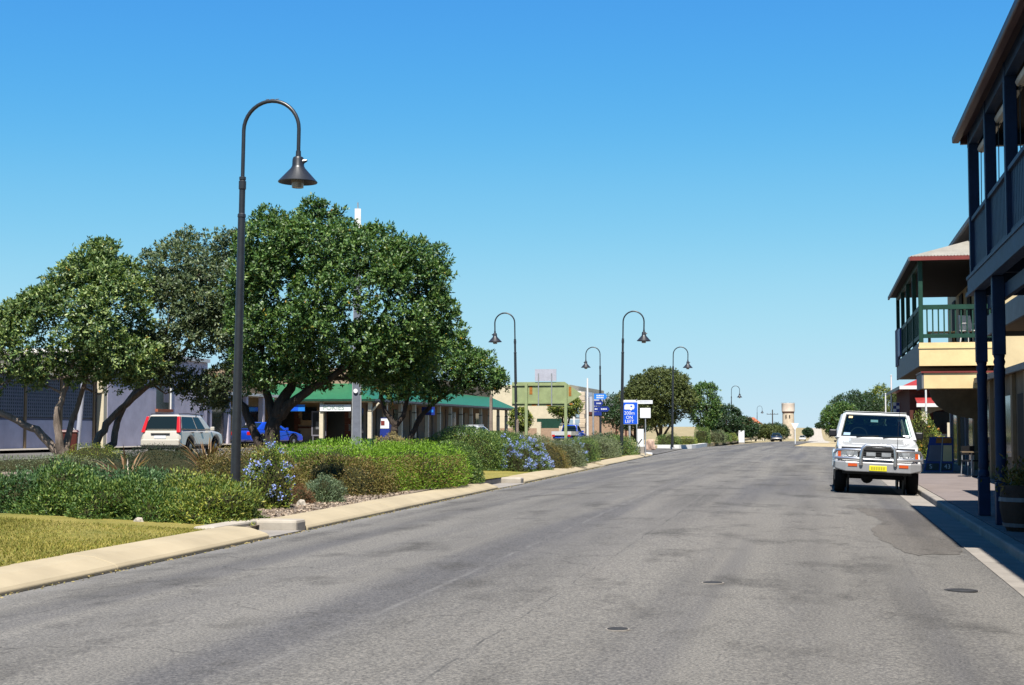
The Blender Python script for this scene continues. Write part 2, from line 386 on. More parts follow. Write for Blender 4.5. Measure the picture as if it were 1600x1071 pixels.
# ------------------------------------------------------------------ terrain
TX = [(-400, 1.2), (-60, .75), (-34, .55), (-27, .42), (-24, .30), (-8, .0), (2.2, .0), (60, .1), (400, .5)]
def gz(x, y):
    z = float(np.interp(x, [a for a, _ in TX], [b for _, b in TX]))
    z += float(np.interp(y, [130, 180, 250, 350, 450, 600, 700, 800, 900, 960, 1100, 1500], [0, -.2, -.6, -1.3, -2.0, -2.4, -1.9, -.5, 1.6, 2.6, 2.0, -3]))
    return z
def kf(y): return -6.88 - .028 * y          # face line of the left kerb
def grid_sheet(name, xs, ys, zf, mat, drop=0.0):
    mb = MB(); vs = [(x(y) if callable(x) else x, y, 0) for y in ys for x in xs]
    vs = [(x, y, zf(x, y) + drop) for x, y, _ in vs]; n = len(xs)
    fs = [(j * n + i, j * n + i + 1, (j + 1) * n + i + 1, (j + 1) * n + i) for j in range(len(ys) - 1) for i in range(n - 1)]
    return structure(mb.add(vs, fs).build(name, mat, smooth=True))

# ================================================================== SETTING
xs = [-1500, -400, -120, -60, -45, -34, -30, -27, -24, -16, -8, 2.2, 10, 30, 60, 120, 400, 1500]
ys = [-80, -20, 0, 40, 80, 120, 160, 200, 230] + [230 + 35 * i for i in range(1, 21)] + [1000, 1200, 1600, 2600]
grid_sheet('ground', xs, ys, gz, M_GROUND, -.06)
def road_z(x, y):
    l = kf(y); r = 2.2; u = (x - (l + r) / 2) / ((r - l) / 2); return .12 * (1 - min(1.2, u * u)) + .004
grid_sheet('road', [lambda y, k=k: kf(y) - .1 + (2.2 - kf(y) + .1) * k / 14 for k in range(15)], [-14 + 6 * i for i in range(24)], road_z, M_ROAD)
def far_z(x, y): return gz(x, y) + .03
grid_sheet('far_road', [lambda y, k=k: (-9.2 + 3.4 * k) if y < 135 else (-8.2 + (y - 135) * .012 + 3.0 * k) for k in range(3)],
           [123.8, 135, 160, 190, 220, 260, 300], lambda x, y: gz(x, y) + .02 + (.03 if y > 124 else 0), M_ROAD2)
grid_sheet('hill_road', [lambda y, k=k: -2.4 - (y - 190) * .0035 + k * (2.2 + (y - 190) * .0012) for k in range(3)],
           [190 + 30 * i for i in range(26)], lambda x, y: gz(x, y) + .035, M_HILLROAD)
grid_sheet('sandy_verge', [-2.4, 0, 3, 7, 14], [124, 130, 140, 160, 190, 240], lambda x, y: gz(x, y) + .012 + (.05 if 0 < x < 6 else 0), M_SAND)
grid_sheet('left_road', [lambda y, k=k: (-32.4 if y < 84 else -27.6) + k * ((7.9 if y < 84 else 6.5) / 4) for k in range(5)],
           [-14, 10, 30, 50, 70, 84, 84.5, 100, 130, 170, 230], lambda x, y: gz(x, y) - .01, M_ROAD2)
grid_sheet('cross_road', [-27.4, -21, -15, lambda y: kf(y) - .05], [85.6, 92, 98, 104, 111], lambda x, y: gz(x, y) + .008, M_ROAD2)
grid_sheet('left_footpath', [-36, -34, -32.3], [-14, 20, 50, 83], lambda x, y: gz(x, y) + .12, M_CONC)
# median planting bed
def med_z(x, y): return gz(x, y) + .145 + .05 * math.sin(x * .6) * math.sin(y * .23)
grid_sheet('median_bed', [lambda y, k=k: kf(y) - .6 + (-24.4 - kf(y) + .6) * (k / 10) for k in range(11)],
           [-14, 0, 10, 19] + [22 + 4 * i for i in range(15)] + [81, 84.5], med_z, M_MULCH)
for a, b, wd in ((-14, 19.9, 14), (36.6, 52, 2.4), (58, 84, 1.9)):
    grid_sheet('lawn', [lambda y, k=k, wd=wd: kf(y) - .58 - wd * k / 4 for k in range(5)], list(np.linspace(a, b, 9)), lambda x, y: med_z(x, y) + .012, M_LAWN)
# kerbs
PROF = [(.0, -.05), (.0, .045), (-.035, .075), (-.28, .15), (-.55, .165), (-.64, .165), (-.66, .06), (-.66, -.05)]
def kerb_run(ya, yb, mat, step=4.6):
    n = max(2, int((yb - ya) / step)); gap = .012
    root = None
    for i in range(n):
        y0 = ya + (yb - ya) * i / n; y1 = ya + (yb - ya) * (i + 1) / n - gap
        mb = MB(); k = len(PROF)
        jx = rng.normal(0, .006); jz = rng.normal(0, .003)
        vs = [(kf(y) + dx + jx, y, z + jz) for y in (y0, y1) for dx, z in PROF]
        fs = [(j, (j + 1) % k, k + (j + 1) % k, k + j) for j in range(k)] + [tuple(range(k)), tuple(range(2 * k - 1, k - 1, -1))]
        mb.add(vs, fs)
        if root is None: root = structure(mb.build('kerb', mat, bevel=.012, fix=True)); 
        else: mb.build('kerb_stone', mat, root, bevel=.012, fix=True)
def gap_shade(ya, yb):  # dark strip standing in for the shadowed gap along the kerb foot
    n_ = int((yb - ya) / .4); vs = []
    for i in range(n_ + 1):
        y = ya + (yb - ya) * i / n_; w_ = .02 + .018 * rng.random()
        vs += [(kf(y) - .02, y, .012), (kf(y) + w_, y, .010)]
    structure(MB().add(vs, [(2 * i, 2 * i + 1, 2 * i + 3, 2 * i + 2) for i in range(n_)]).build('kerb_gap_shade', M_TAR))
for a_, b_ in ((-14, 19.25), (20.95, 36.2), (40.1, 58.0), (59.5, 83.0)): gap_shade(a_, b_)
kerb_run(-14, 19.25, M_KERB); kerb_run(20.95, 36.2, M_KERB); kerb_run(40.1, 58.0, M_KERB); kerb_run(59.5, 83.0, M_KERB)
for y0, xl, m in ((20.5, 1.25, M_KERBW), (39.7, 1.7, M_KERBW)):
    structure(box('kerb_return', (kf(y0) - xl, y0, -.05), (kf(y0) - .03, y0 + .42, .172), m, bevel=.04))
for y0, y1 in ((19.26, 20.49), (36.21, 39.69), (58.01, 59.49)):
    structure(box('kerb_apron', (kf(y0) - 1.3, y0, -.06), (kf(y0) + .02, y1, .028), M_CONC))
    structure(box('kerb_edging', (kf(y0) - 1.0, y0 - .3, -.05), (kf(y0) - .68, y1 + .3, .168), M_KERBW, bevel=.03))
nose = MB(); pts = [(kf(83) - .02 - .9 * (1 - math.cos(a)) * 1.0, 83.0 + 2.0 * math.sin(a), -.05) for a in [R(d) for d in range(0, 181, 15)]]
structure(nose.prism(pts, (0, 0, .215)).build('kerb_nose', M_WHITEKERB, bevel=.03, fix=True))
# second median beyond the cross street
pts = [(-9.3, 230, 0), (-9.3, 113.5, 0), (-9.5, 112, 0), (-10.3, 110.8, 0), (-12.5, 110.2, 0), (-20, 110.2, 0), (-20, 230, 0)]
structure(MB().prism(pts, (0, 0, .30)).build('far_median', M_SAND, fix=True))
pts2 = [(-9.25, 125, .0), (-9.25, 113.45, 0), (-9.45, 111.9, 0), (-10.3, 110.7, 0), (-13.4, 110.05, 0), (-13.4, 110.35, 0), (-10.5, 111.0, 0), (-9.75, 112.1, 0), (-9.55, 113.5, 0), (-9.55, 125, 0)]
structure(MB().prism(pts2, (0, 0, .33)).build('white_kerb', M_WHITEKERB, fix=True))
structure(box('left_median_kerb', (-24.75, -14, .0), (-24.35, 84, .47), M_KERBW, bevel=.03))
# right kerb, gutter, footpath
rk = None
for i in range(46):
    y0 = -14 + 3 * i
    o = MB().box((2.2, y0, -.06), (2.385, y0 + 2.988, .13)).build('kerb' if rk is None else 'kerb_stone', M_CONC, rk, bevel=.025)
    if rk is None: rk = structure(o)
grid_sheet('gutter', [1.74, 1.95, 2.2], [-14 + 3 * i for i in range(46)], lambda x, y: road_z(x, y) + .006, M_CONC)
structure(box('footpath', (2.39, -14, -.06), (60, 124, .128), M_PAVE))
# road repairs and covers
patch = [(1.0, 17.6), (.85, 19.0), (.7, 20.6), (.72, 22.0), (.9, 23.0), (.95, 24.2), (.78, 25.4), (.62, 27.4), (1.1, 27.9), (1.7, 27.6), (1.73, 24), (1.73, 20), (1.6, 18)]
fine_ = []
for i in range(len(patch)):
    a_, b_ = patch[i - 1], patch[i]
    for u_ in np.linspace(0, 1, 7)[:-1]: fine_.append((a_[0] + (b_[0] - a_[0]) * u_ + rng.normal(0, .025), a_[1] + (b_[1] - a_[1]) * u_ + rng.normal(0, .09)))
patch = fine_
structure(MB().add([(x, y, road_z(x, y) + .004) for x, y in patch], [tuple(range(len(patch)))]).build('asphalt_patch', M_PATCH))
for (x, y, r_, lab) in ((-1.38, 10.2, .075, 'small round black valve cover set in open asphalt'), (-.96, 13.5, .09, 'small grey valve cover with a rusty rim in the road'),
                        (1.23, 13.9, .13, 'dark round service cover near the shaded gutter'), (-7.9, 64, .3, 'rusty drain cover beside the cream kerb')):
    t = thing('service_cover', lab, 'cover', (x, y, road_z(x, y)), 0, 'service covers in the road')
    MB().lathe([(r_ * 1.15, 0), (r_ * 1.15, .006), (r_, .006), (r_ * .98, .002)], n=18).build('rim', M_CONC if r_ < .1 else M_TAR, t)
    MB().lathe([(r_ * .96, 0), (r_ * .96, .009), (r_ * .5, .010), (0, .010)], n=18).build('lid', M_TAR, t)

# ================================================================== FOLIAGE TOOLS
def leaf_obj(name, c, d, L, W, mat, parent=None, kind=None, nref=None, nz=.55):
    c = np.asarray(c); n = len(c)
    d = d / (np.linalg.norm(d, axis=1, keepdims=True) + 1e-9)
    r = rng.normal(size=(n, 3)) * (1 if nref is None else nz)
    if nref is not None: r = r + nref
    s = np.cross(d, r); s /= (np.linalg.norm(s, axis=1, keepdims=True) + 1e-9)
    L = (L * rng.uniform(.5, 1.35, n))[:, None]; W = (W * rng.uniform(.75, 1.2, n))[:, None] * .5
    v = np.empty((n, 4, 3)); v[:, 0] = c; v[:, 1] = c + d * L * .5 + s * W; v[:, 2] = c + d * L; v[:, 3] = c + d * L * .5 - s * W
    return quads_obj(name, v, mat, parent, kind)
def quads_obj(name, v, mat, parent=None, kind=None):
    n = len(v); me = bpy.data.meshes.new(name)
    me.vertices.add(4 * n); me.vertices.foreach_set('co', v.reshape(-1).astype(np.float32))
    me.loops.add(4 * n); me.loops.foreach_set('vertex_index', np.arange(4 * n, dtype=np.int32))
    me.polygons.add(n); me.polygons.foreach_set('loop_start', np.arange(0, 4 * n, 4, dtype=np.int32)); me.polygons.foreach_set('loop_total', np.full(n, 4, np.int32))
    me.update(); me.validate(); me.materials.append(mat)
    o = bpy.data.objects.new(name, me); COL.objects.link(o)
    if parent is not None: o.parent = parent
    if kind: o['kind'] = kind
    return o
def in_poly(px, pz, poly):
    ins = False; n = len(poly); j = n - 1
    for i in range(n):
        xi, zi = poly[i]; xj, zj = poly[j]
        if (zi > pz) != (zj > pz) and px < (xj - xi) * (pz - zi) / (zj - zi) + xi: ins = not ins
        j = i
    return ins
def edge_dist(px, pz, poly):
    best = 9e9
    for i in range(len(poly)):
        ax, az = poly[i - 1]; bx, bz = poly[i]; dx, dz = bx - ax, bz - az
        t = max(0, min(1, ((px - ax) * dx + (pz - az) * dz) / (dx * dx + dz * dz + 1e-9)))
        best = min(best, math.hypot(px - ax - t * dx, pz - az - t * dz))
    return best
def tree(name, label, loc, ang, poly, stems, leaf, n_tips, LL=.10, LW=.042, thick=2.6, nclump=120, bark=None, group=None, crad=(.34, .86), per=8, inner=.12, prune=True):
    """poly: crown outline in metres (across, up); the crown is inflated to `thick` either side of it"""
    t = thing(name, label, 'tree', loc, ang, group)
    xs_ = [p[0] for p in poly]; zs_ = [p[1] for p in poly]; cl = []; tries = 0
    while len(cl) < nclump and tries < 20000:
        tries += 1
        x = rng.uniform(min(xs_), max(xs_)); z = rng.uniform(min(zs_), max(zs_))
        if not in_poly(x, z, poly): continue
        e = edge_dist(x, z, poly); r = rng.uniform(*crad)
        if e < r * .62: r = max(crad[0] * .55, e * 1.25)
        if e < crad[0] * .3: continue
        half = thick * math.sqrt(min(1, e / (thick * .95))) if e < thick * .95 else thick
        half = max(0, half - r * .5)
        y = (rng.uniform(-1, 1) if rng.random() < .3 else rng.choice([-1, -1, 1]) * rng.uniform(.72, 1.0)) * half
        cl.append((x, y, z, r))
    cx_, cz_ = sum(xs_) / len(xs_), sum(zs_) / len(zs_)
    for i in range(len(poly)):
        for u in (0, .5)[:1 + i % 2]:
            ex = poly[i - 1][0] * u + poly[i][0] * (1 - u); ez = poly[i - 1][1] * u + poly[i][1] * (1 - u)
            r = crad[0] * rng.uniform(.75, 1.25); dl = math.hypot(cx_ - ex, cz_ - ez) + 1e-6; k_ = min(.5, r * .85 / dl)
            for q in range(1 + i % 2): cl.append((ex + (cx_ - ex) * k_ * (1 + q), rng.uniform(-.3, .3) * thick * (.4 + q * .5), ez + (cz_ - ez) * k_ * (1 + q), r * (1 + .25 * q)))
    C = np.array(cl); wgt = C[:, 3] ** 2; wgt /= wgt.sum()
    k = rng.choice(len(C), n_tips, p=wgt); dirs = rng.normal(size=(n_tips, 3)); dirs[:, 2] += .25
    dirs /= np.linalg.norm(dirs, axis=1, keepdims=True)
    far_ = np.where(rng.random(n_tips) < .05, rng.uniform(1.1, 1.4, n_tips), rng.uniform(.68, 1.1, n_tips))
    rad = C[k, 3] * far_ * (1 + .18 * np.sin(dirs[:, 0] * 7 + k) * np.cos(dirs[:, 2] * 6 + k))
    tip = C[k, :3] + dirs * rad[:, None] * np.array([1, 1, .82])
    cc = np.repeat(tip, per, 0); dd = np.repeat(dirs, per, 0) * .7 + rng.normal(size=(n_tips * per, 3)) * .75
    dd[:, 2] += .15
    cc = cc + rng.normal(size=cc.shape) * LL * .28
    nr = np.repeat(dirs, per, 0) + np.array([0, 0, .55])
    leaf_obj('crown', cc, dd, LL, LW, leaf, t, 'stuff', nr, .42)
    mb = MB(); ends = []
    for st in stems:
        pts = [Vector(p[:3]) for p in st]; rads = [p[3] for p in st]
        fine = []; fr = []
        for i in range(len(pts) - 1):
            for q in range(4):
                u = q / 4; j = Vector(rng.normal(0, 1, 3)) * rads[i] * .12
                fine.append(pts[i].lerp(pts[i + 1], u) + (j if fine else Vector((0, 0, 0)))); fr.append((rads[i] * (1 - u) + rads[i + 1] * u) * (1 + rng.normal(0, .05)))
        fine.append(pts[-1]); fr.append(rads[-1])
        mb.tube(fine, fr, 9); ends += [(p, r) for p, r in zip(fine[len(fine) // 2:], fr[len(fine) // 2:])]
    pick = rng.choice(len(C), min(len(C), 46), replace=False)
    for i in pick:
        q = Vector(C[i, :3]); p, r = min(ends, key=lambda e: (e[0] - q).length + max(0, e[0].z - q.z) * 3)
        if (q - p).length > 2.0 or q.z < p.z - .1: continue
        mid = p.lerp(q, .5) + Vector(rng.normal(0, .12, 3)) + Vector((0, 0, -.12 * (q - p).length))
        mb.tube([p, mid, q], [max(.02, min(r * .6, .07)), max(.015, r * .3), .01], 5)
    mb.build('trunk', bark or M_BARK, t, smooth=True)
    return t
def bush(label, c, rx, ry, h, leaf, n, L=.045, W=.02, p=2.0, lump=.16, seed=0, rz=0.0, name='shrub', group=None, flowers=0, fmat=None, up=.35, cat='shrub', sides=None):
    t = thing(name, label, cat, c, rz, group)
    r_ = np.random.default_rng(seed + 100)
    d = r_.normal(size=(n, 3)); d[:, 2] = np.abs(d[:, 2]) * .95 - .12; d /= np.linalg.norm(d, axis=1, keepdims=True)
    sc = (np.abs(d) ** p).sum(1) ** (-1.0 / p)
    ph = r_.uniform(0, 6.28, 6); f = r_.uniform(2.0, 5.5, 6)
    nz = (np.sin(d[:, 0] * f[0] + ph[0]) * np.sin(d[:, 1] * f[1] + ph[1]) + np.sin(d[:, 2] * f[2] * 1.6 + d[:, 0] * f[3] * 1.4 + ph[2]) * .6 + .5 * np.sin(d[:, 0] * 13 + ph[3]) * np.sin(d[:, 1] * 12 + ph[4]) * np.sin(d[:, 2] * 11 + ph[5]))
    r = sc * (1 + lump * nz) * r_.uniform(.80, 1.04, n) ** 1.0
    P = d * r[:, None] * np.array([rx, ry, h]); P[:, 2] = np.maximum(P[:, 2], .0 + r_.uniform(0, .05, n))
    dd = d * .9 + r_.normal(size=(n, 3)) * .55; dd[:, 2] += up
    leaf_obj('foliage', P, dd, L, W, leaf, t, 'stuff', d + np.array([0, 0, .4]), .6)
    if sides is not None:      # lower flanks with another leaf colour
        m = n // 2; a = r_.uniform(0, 6.28, m); zz = r_.uniform(0, .72, m)
        dv = np.stack([np.cos(a), np.sin(a), zz * 0], 1); s2 = (np.abs(dv) ** p).sum(1) ** (-1.0 / p) * r_.uniform(.9, 1.07, m) * (1 - .12 * zz)
        Q = dv * s2[:, None] * np.array([rx, ry, 0]); Q[:, 2] = zz * h
        leaf_obj('lower_foliage', Q, dv + r_.normal(size=(m, 3)) * .6 + np.array([0, 0, .4]), L, W, sides, t, 'stuff')
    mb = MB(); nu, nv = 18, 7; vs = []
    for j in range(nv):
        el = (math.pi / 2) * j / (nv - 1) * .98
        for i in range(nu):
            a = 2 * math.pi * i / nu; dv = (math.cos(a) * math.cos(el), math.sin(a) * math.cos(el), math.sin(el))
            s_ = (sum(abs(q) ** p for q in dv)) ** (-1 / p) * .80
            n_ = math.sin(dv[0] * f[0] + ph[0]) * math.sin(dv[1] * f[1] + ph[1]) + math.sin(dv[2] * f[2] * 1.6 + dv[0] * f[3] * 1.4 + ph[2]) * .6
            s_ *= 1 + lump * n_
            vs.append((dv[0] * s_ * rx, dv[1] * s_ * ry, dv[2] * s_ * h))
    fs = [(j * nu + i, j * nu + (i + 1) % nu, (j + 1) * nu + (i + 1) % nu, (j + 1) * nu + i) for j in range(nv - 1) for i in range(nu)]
    mb.add(vs, fs).build('shadow_core', M_CORE_SHADOW, t, smooth=True)  # closed core blocking see-through, inner shadow put into its colour
    if flowers:
        k = r_.choice(n, flowers, replace=False); k = k[P[k, 2] > .12 * h]
        per = 26; cc = np.repeat(P[k] * 1.08, per, 0) + r_.normal(size=(len(k) * per, 3)) * .034
        leaf_obj('flowers', cc, r_.normal(size=cc.shape) + np.repeat(d[k], per, 0), .036, .034, fmat or B_FLOWER, t, 'stuff')
    return t

# ================================================================== BUILDINGS, RIGHT SIDE
def posts(root, pts, z0, z1, hw, mat, turned=False, base_mat=None):
    for (x, y) in pts:
        mb = MB()
        if not turned: mb.box((x - hw, y - hw, z0), (x + hw, y + hw, z1))
        else:
            mb.box((x - hw, y - hw, z0), (x + hw, y + hw, z0 + .62))
            mb.lathe([(hw * .98, z0 + .62), (hw * 1.0, z0 + .68), (hw * .72, z0 + .73), (hw * .98, z0 + .78), (hw * .86, z0 + .86),
                      (hw * .84, z1 - 1.5), (hw * .96, z1 - 1.36), (hw * .78, z1 - 1.31), (hw * .98, z1 - 1.25), (hw * .8, z1 - 1.2), (hw * .98, z1 - 1.15)], (x, y, 0), 16)
            mb.box((x - hw, y - hw, z1 - 1.15), (x + hw, y + hw, z1))
        mb.build('post', mat, root, bevel=.012, smooth=turned)
# --- navy two-storey verandah hotel on the corner
bt = thing('verandah_building', 'navy blue two-storey timber verandah building with maroon eaves over the kerb', 'building', (0, 0, 0))
YE = 25.5                                             # far end of the verandah
box('wall', (5.05, -14, .1), (13, YE - .15, 6.6), M_BROWNW, bt)
for i in range(4):
    y = 20.6 - i * 5.2
    d_ = box('door', (5.0, y, .13), (5.046, y + 1.1, 2.4), M_DARKDOOR, bt)
    box('window', (5.0, y + 2.0, .9), (5.046, y + 3.6, 2.4), M_WGLASS, bt)
    box('door', (5.0, y, 4.1), (5.046, y + 1.1, 6.1), M_DARKDOOR, bt)
posts(bt, [(2.56, yy) for yy in (24.6, 22.25, 18.4, 14.8, 11.4)], .128, 3.72, .088, M_BLUE, True)
posts(bt, [(2.56, 25.3 - 2.4 * i) for i in range(7)], 4.0, 6.42, .082, M_BLUE)
posts(bt, [(5.0, 25.3)], 4.0, 6.6, .07, M_BLUE)
beam = MB().box((2.46, 10.5, 3.72), (2.62, YE + .1, 4.02)).build('floor_beam', M_BLUE2, bt, bevel=.01)
MB().box((2.44, 10.5, 3.985), (2.458, YE + .1, 4.035)).build('moulding', M_BLUE2, beam)
MB().box((2.425, 10.5, 3.70), (2.458, YE + .1, 3.765)).build('moulding', M_BLUE2, beam)
box('end_beam', (2.63, YE - .02, 3.72), (5.04, YE + .1, 4.02), M_BLUE2, bt)
for i in range(40):
    box('floor_board', (2.63, YE - .14 - i * .375, 3.98), (5.04, YE - .14 - i * .375 + .36, 4.02), M_SOFFIT, bt)
for i in range(8):
    box('joist', (2.63, 24.3 - 2.0 * i, 3.78), (5.04, 24.4 - 2.0 * i, 3.975), M_BLUE2, bt)
box('verandah_beam', (2.645, 10.5, 3.40), (2.72, 24.4, 3.60), M_BLUE, bt)
box('inner_beam', (3.75, 10.5, 3.66), (3.9, YE - .2, 3.775), M_GREYF, bt)
# railing: vertical boards between rails
box('top_rail', (2.50, 10.5, 4.93), (2.61, YE, 4.99), M_BLUE2, bt); box('bottom_rail', (2.52, 10.5, 4.09), (2.59, YE, 4.15), M_BLUE, bt)
box('top_rail', (2.63, YE - .13, 4.93), (5.0, YE - .02, 4.99), M_BLUE2, bt)
bm_ = MB().box((-.012, -.058, 4.15), (.012, .058, 4.93)); b0 = None
for i in range(95):
    y = YE - .1 - .155 * i
    if b0 is None: b0 = bm_.build('rail_board', M_BLUE, bt); b0.location = (2.555, y, 0)
    else:
        o = b0.copy(); COL.objects.link(o); o.location = (2.555, y, 0)
for i in range(14):
    o = b0.copy(); COL.objects.link(o); o.location = (2.75 + .16 * i, YE - .07, 0); o.rotation_euler = (0, 0, R(90))
# upper beam, roof, eaves
box('eave_beam', (2.49, 10.5, 6.22), (2.63, YE + .05, 6.42), M_BLUE, bt); box('end_eave_beam', (2.64, YE - .08, 6.22), (5.0, YE + .05, 6.42), M_BLUE, bt)
def slope_roof(y0, y1, x0, x1, z0, z1, th, mat, root, name='roof'):
    return MB().hexa([(x0, y0, z0), (x1, y0, z1), (x1, y1, z1), (x0, y1, z0)], [(x0, y0, z0 + th), (x1, y0, z1 + th), (x1, y1, z1 + th), (x0, y1, z0 + th)]).build(name, mat, root)
rf = slope_roof(15.4, YE + .2, 2.3, 6.2, 6.36, 7.9, .06, M_MAROON, bt)
slope_roof(-14, 15.39, 2.55, 6.2, 6.46, 7.9, .06, M_MAROON, bt)  # unseen neighbour's roof, eave set back to shape the shadow edge on the road
box('gutter', (2.26, 15.4, 6.33), (2.38, YE + .22, 6.45), M_MAROON, rf, bevel=.02)
box('end_fascia', (2.39, YE + .12, 6.30), (2.9, YE + .2, 6.52), M_MAROON, rf)
box('ceiling', (2.64, 10.5, 6.43), (5.04, YE, 6.45), M_DARKDOOR, bt)
# rolled canvas blinds under the eave
for i in range(4):
    y = 25.15 - 2.4 * i
    MB().tube([(2.68, y, 6.12), (2.68, y - 1.1, 6.10), (2.68, y - 2.2, 6.12)], .07, 8).build('rolled_blind', M_ROOFW, bt)
    MB().tube([(2.66, y - .1, 6.1), (2.65, y - .12, 5.2), (2.67, y - .1, 4.4)], .008, 5).build('blind_cord', M_BLACK, bt)
# --- half barrel planter
pl = thing('barrel_planter', 'dark half barrel planter with a pale hoop under the navy verandah', 'planter', (2.74, 21.0, .128))
MB().lathe([(.27, 0), (.33, .15), (.36, .32), (.35, .52), (.325, .62), (.29, .62), (.29, .56), (0, .56)], n=20).build('barrel', M_WOOD, pl, smooth=True)
MB().lathe([(.366, .40), (.372, .40), (.366, .455), (.360, .455)], n=20).build('hoop', M_GREYF, pl)
MB().lathe([(.312, .06), (.318, .06), (.330, .11), (.324, .11)], n=20).build('hoop', M_GREYF, pl)
cc = rng.normal(size=(700, 3)) * np.array([.17, .17, .1]) + np.array([0, 0, .72]); leaf_obj('foliage', cc, rng.normal(size=(700, 3)) + np.array([0, 0, .5]), .09, .03, B_BROWN, pl, 'stuff')
# --- low shop with awning between the two hotels
sh = thing('low_shop', 'single-storey shop with grey awning between the two verandah hotels', 'shop')
box('wall', (5.2, 26.0, .1), (14, 32.4, 4.35), M_BROWNW, sh)
aw = box('awning', (3.52, 26.0, 3.56), (5.19, 32.5, 3.62), M_SOFFIT, sh)
box('awning_fascia', (3.46, 25.95, 3.46), (3.515, 32.5, 3.86), M_GREYF, aw); box('end_fascia', (3.52, 32.44, 3.46), (5.19, 32.5, 3.86), M_GREYF, aw)
box('shop_window', (5.15, 27.0, .7), (5.196, 29.6, 2.6), M_WGLASS, sh); box('door', (5.15, 30.2, .13), (5.196, 31.3, 2.4), M_DARKDOOR, sh)
box('rear_wall', (4.75, 32.6, .1), (14, 45.6, 2.95), M_BROWNW, sh); g_ = box('rear_roof', (4.62, 32.55, 2.955), (14, 45.7, 3.0), M_ROOFW, sh)
box('gutter', (4.52, 32.55, 2.86), (4.615, 45.7, 3.01), M_GREYF, g_)
for i in range(5):
    y = 33.4 + 2.4 * i
    box('pilaster', (4.66, y - .18, .13), (4.745, y + .18, 2.85), M_SOFFIT, sh)
    box('door' if i % 2 else 'window', (4.70, y + .5, .13 if i % 2 else .8), (4.746, y + 1.6, 2.35), M_DARKDOOR if i % 2 else M_WGLASS, sh)
# --- cream hotel with the green balcony
gh = thing('balcony_hotel', 'cream two-storey hotel with bottle green balcony and pale hipped iron roof', 'building')
GX, G0, G1 = 2.97, 45.8, 59.0
box('wall', (5.25, 45.86, .1), (14, 63, 8.0), M_CREAM, gh)
for i in range(5):
    y = 47.3 + 3.0 * i
    box('french_door', (5.2, y, 4.12), (5.246, y + 1.2, 6.5), M_DARKDOOR, gh)
    box('shop_door' if i % 2 else 'shop_window', (5.2, y, .2), (5.246, y + 1.5, 2.6), M_DARKDOOR if i % 2 else M_WGLASS, gh)
    box('pilaster', (5.14, y + 1.9, .13), (5.246, y + 2.2, 3.3), M_SOFFIT if i % 2 else M_GREYW, gh)
fl = box('balcony_floor', (GX + .06, G0 + .06, 3.42), (5.24, G1, 4.06), M_SOFFIT, gh)
box('near_fascia', (GX, G0, 3.40), (5.24, G0 + .055, 4.10), M_YELLOW, fl); box('street_fascia', (GX, G0 + .056, 3.40), (GX + .055, G1, 4.10), M_GREYF, fl)  # street side grey: its shade is put into the colour
MB().box((GX - .02, G0 - .025, 3.92), (5.24, G0 - .003, 3.97)).build('moulding', M_YELLOW, fl)
gp = [(GX + .07, G0 + .07), (GX + .07, 48.85), (GX + .07, 52.2), (GX + .07, 55.4), (GX + .07, 58.7)]
posts(gh, gp, 4.1, 6.62, .065, M_GREEN)
box('rail', (GX + .14, G0 + .03, 5.1), (5.24, G0 + .11, 5.24), M_GREEN, gh); box('rail', (GX + .14, G0 + .04, 4.24), (5.24, G0 + .10, 4.36), M_GREEN, gh)
box('rail', (GX + .03, G0 + .15, 5.1), (GX + .11, G1, 5.24), M_GREEN, gh); box('rail', (GX + .03, G0 + .15, 4.24), (GX + .11, G1, 4.36), M_GREEN, gh)
bb = MB().box((-.02, -.02, 4.36), (.02, .02, 5.1)); b1 = None
for i in range(13):
    x = GX + .25 + .165 * i
    if b1 is None: b1 = bb.build('baluster', M_GREEN, gh); b1.location = (x, G0 + .07, 0)
    else: o = b1.copy(); COL.objects.link(o); o.location = (x, G0 + .07, 0)
for i in range(76):
    o = b1.copy(); COL.objects.link(o); o.location = (GX + .07, G0 + .3 + .17 * i, 0)
box('notice_board', (GX - .05, 55.5, 4.2), (GX + .02, 57.0, 5.2), M_SNAVY, gh); box('notice_board', (GX - .05, 57.2, 3.9), (GX + .02, 58.8, 5.3), M_GREYW, gh)
# hip roof in corrugated sheets
def corr(p00, p10, p11, p01, n, amp, mat, parent, name):
    p00, p10, p11, p01 = map(Vector, (p00, p10, p11, p01)); nm = (p10 - p00).cross(p01 - p00).normalized(); vs = []; fs = []
    for j in range(2):
        for i in range(n * 4 + 1):
            u = i / (n * 4); a = p00.lerp(p10, u) if j == 0 else p01.lerp(p11, u)
            vs.append(a + nm * amp * math.sin(u * n * 2 * math.pi))
    k = n * 4 + 1
    for i in range(k - 1): fs.append((i, i + 1, k + i + 1, k + i))
    return MB().add(vs, fs).build(name, mat, parent, smooth=True)
EX, EY, EZ = 2.75, G0 - .3, 6.68
hip = corr((EX, EY, EZ), (5.6, EY, EZ), (5.6, EY + 2.6, EZ + .85), (5.1, EY + 2.4, EZ + .82), 30, .022, M_ROOFW, gh, 'hip_roof')
corr((EX, G1 + .3, EZ), (EX, EY, EZ), (5.1, EY + 2.4, EZ + .82), (5.1, G1 - 2, EZ + .82), 110, .022, M_ROOFW, gh, 'side_roof')
box('gutter', (EX - .03, EY - .05, EZ - .13), (5.6, EY + .02, EZ - .01), M_REDTRIM, hip); box('gutter', (EX - .06, EY + .03, EZ - .13), (EX, G1 + .3, EZ - .01), M_GREYF, hip)
box('soffit', (EX + .01, EY + .03, EZ - .06), (5.24, G1 + .2, EZ - .03), M_DARKDOOR, gh)
box('eave_beam', (GX + .02, G0 + .02, EZ - .22), (GX + .12, G1, EZ - .065), M_GREEN, gh)
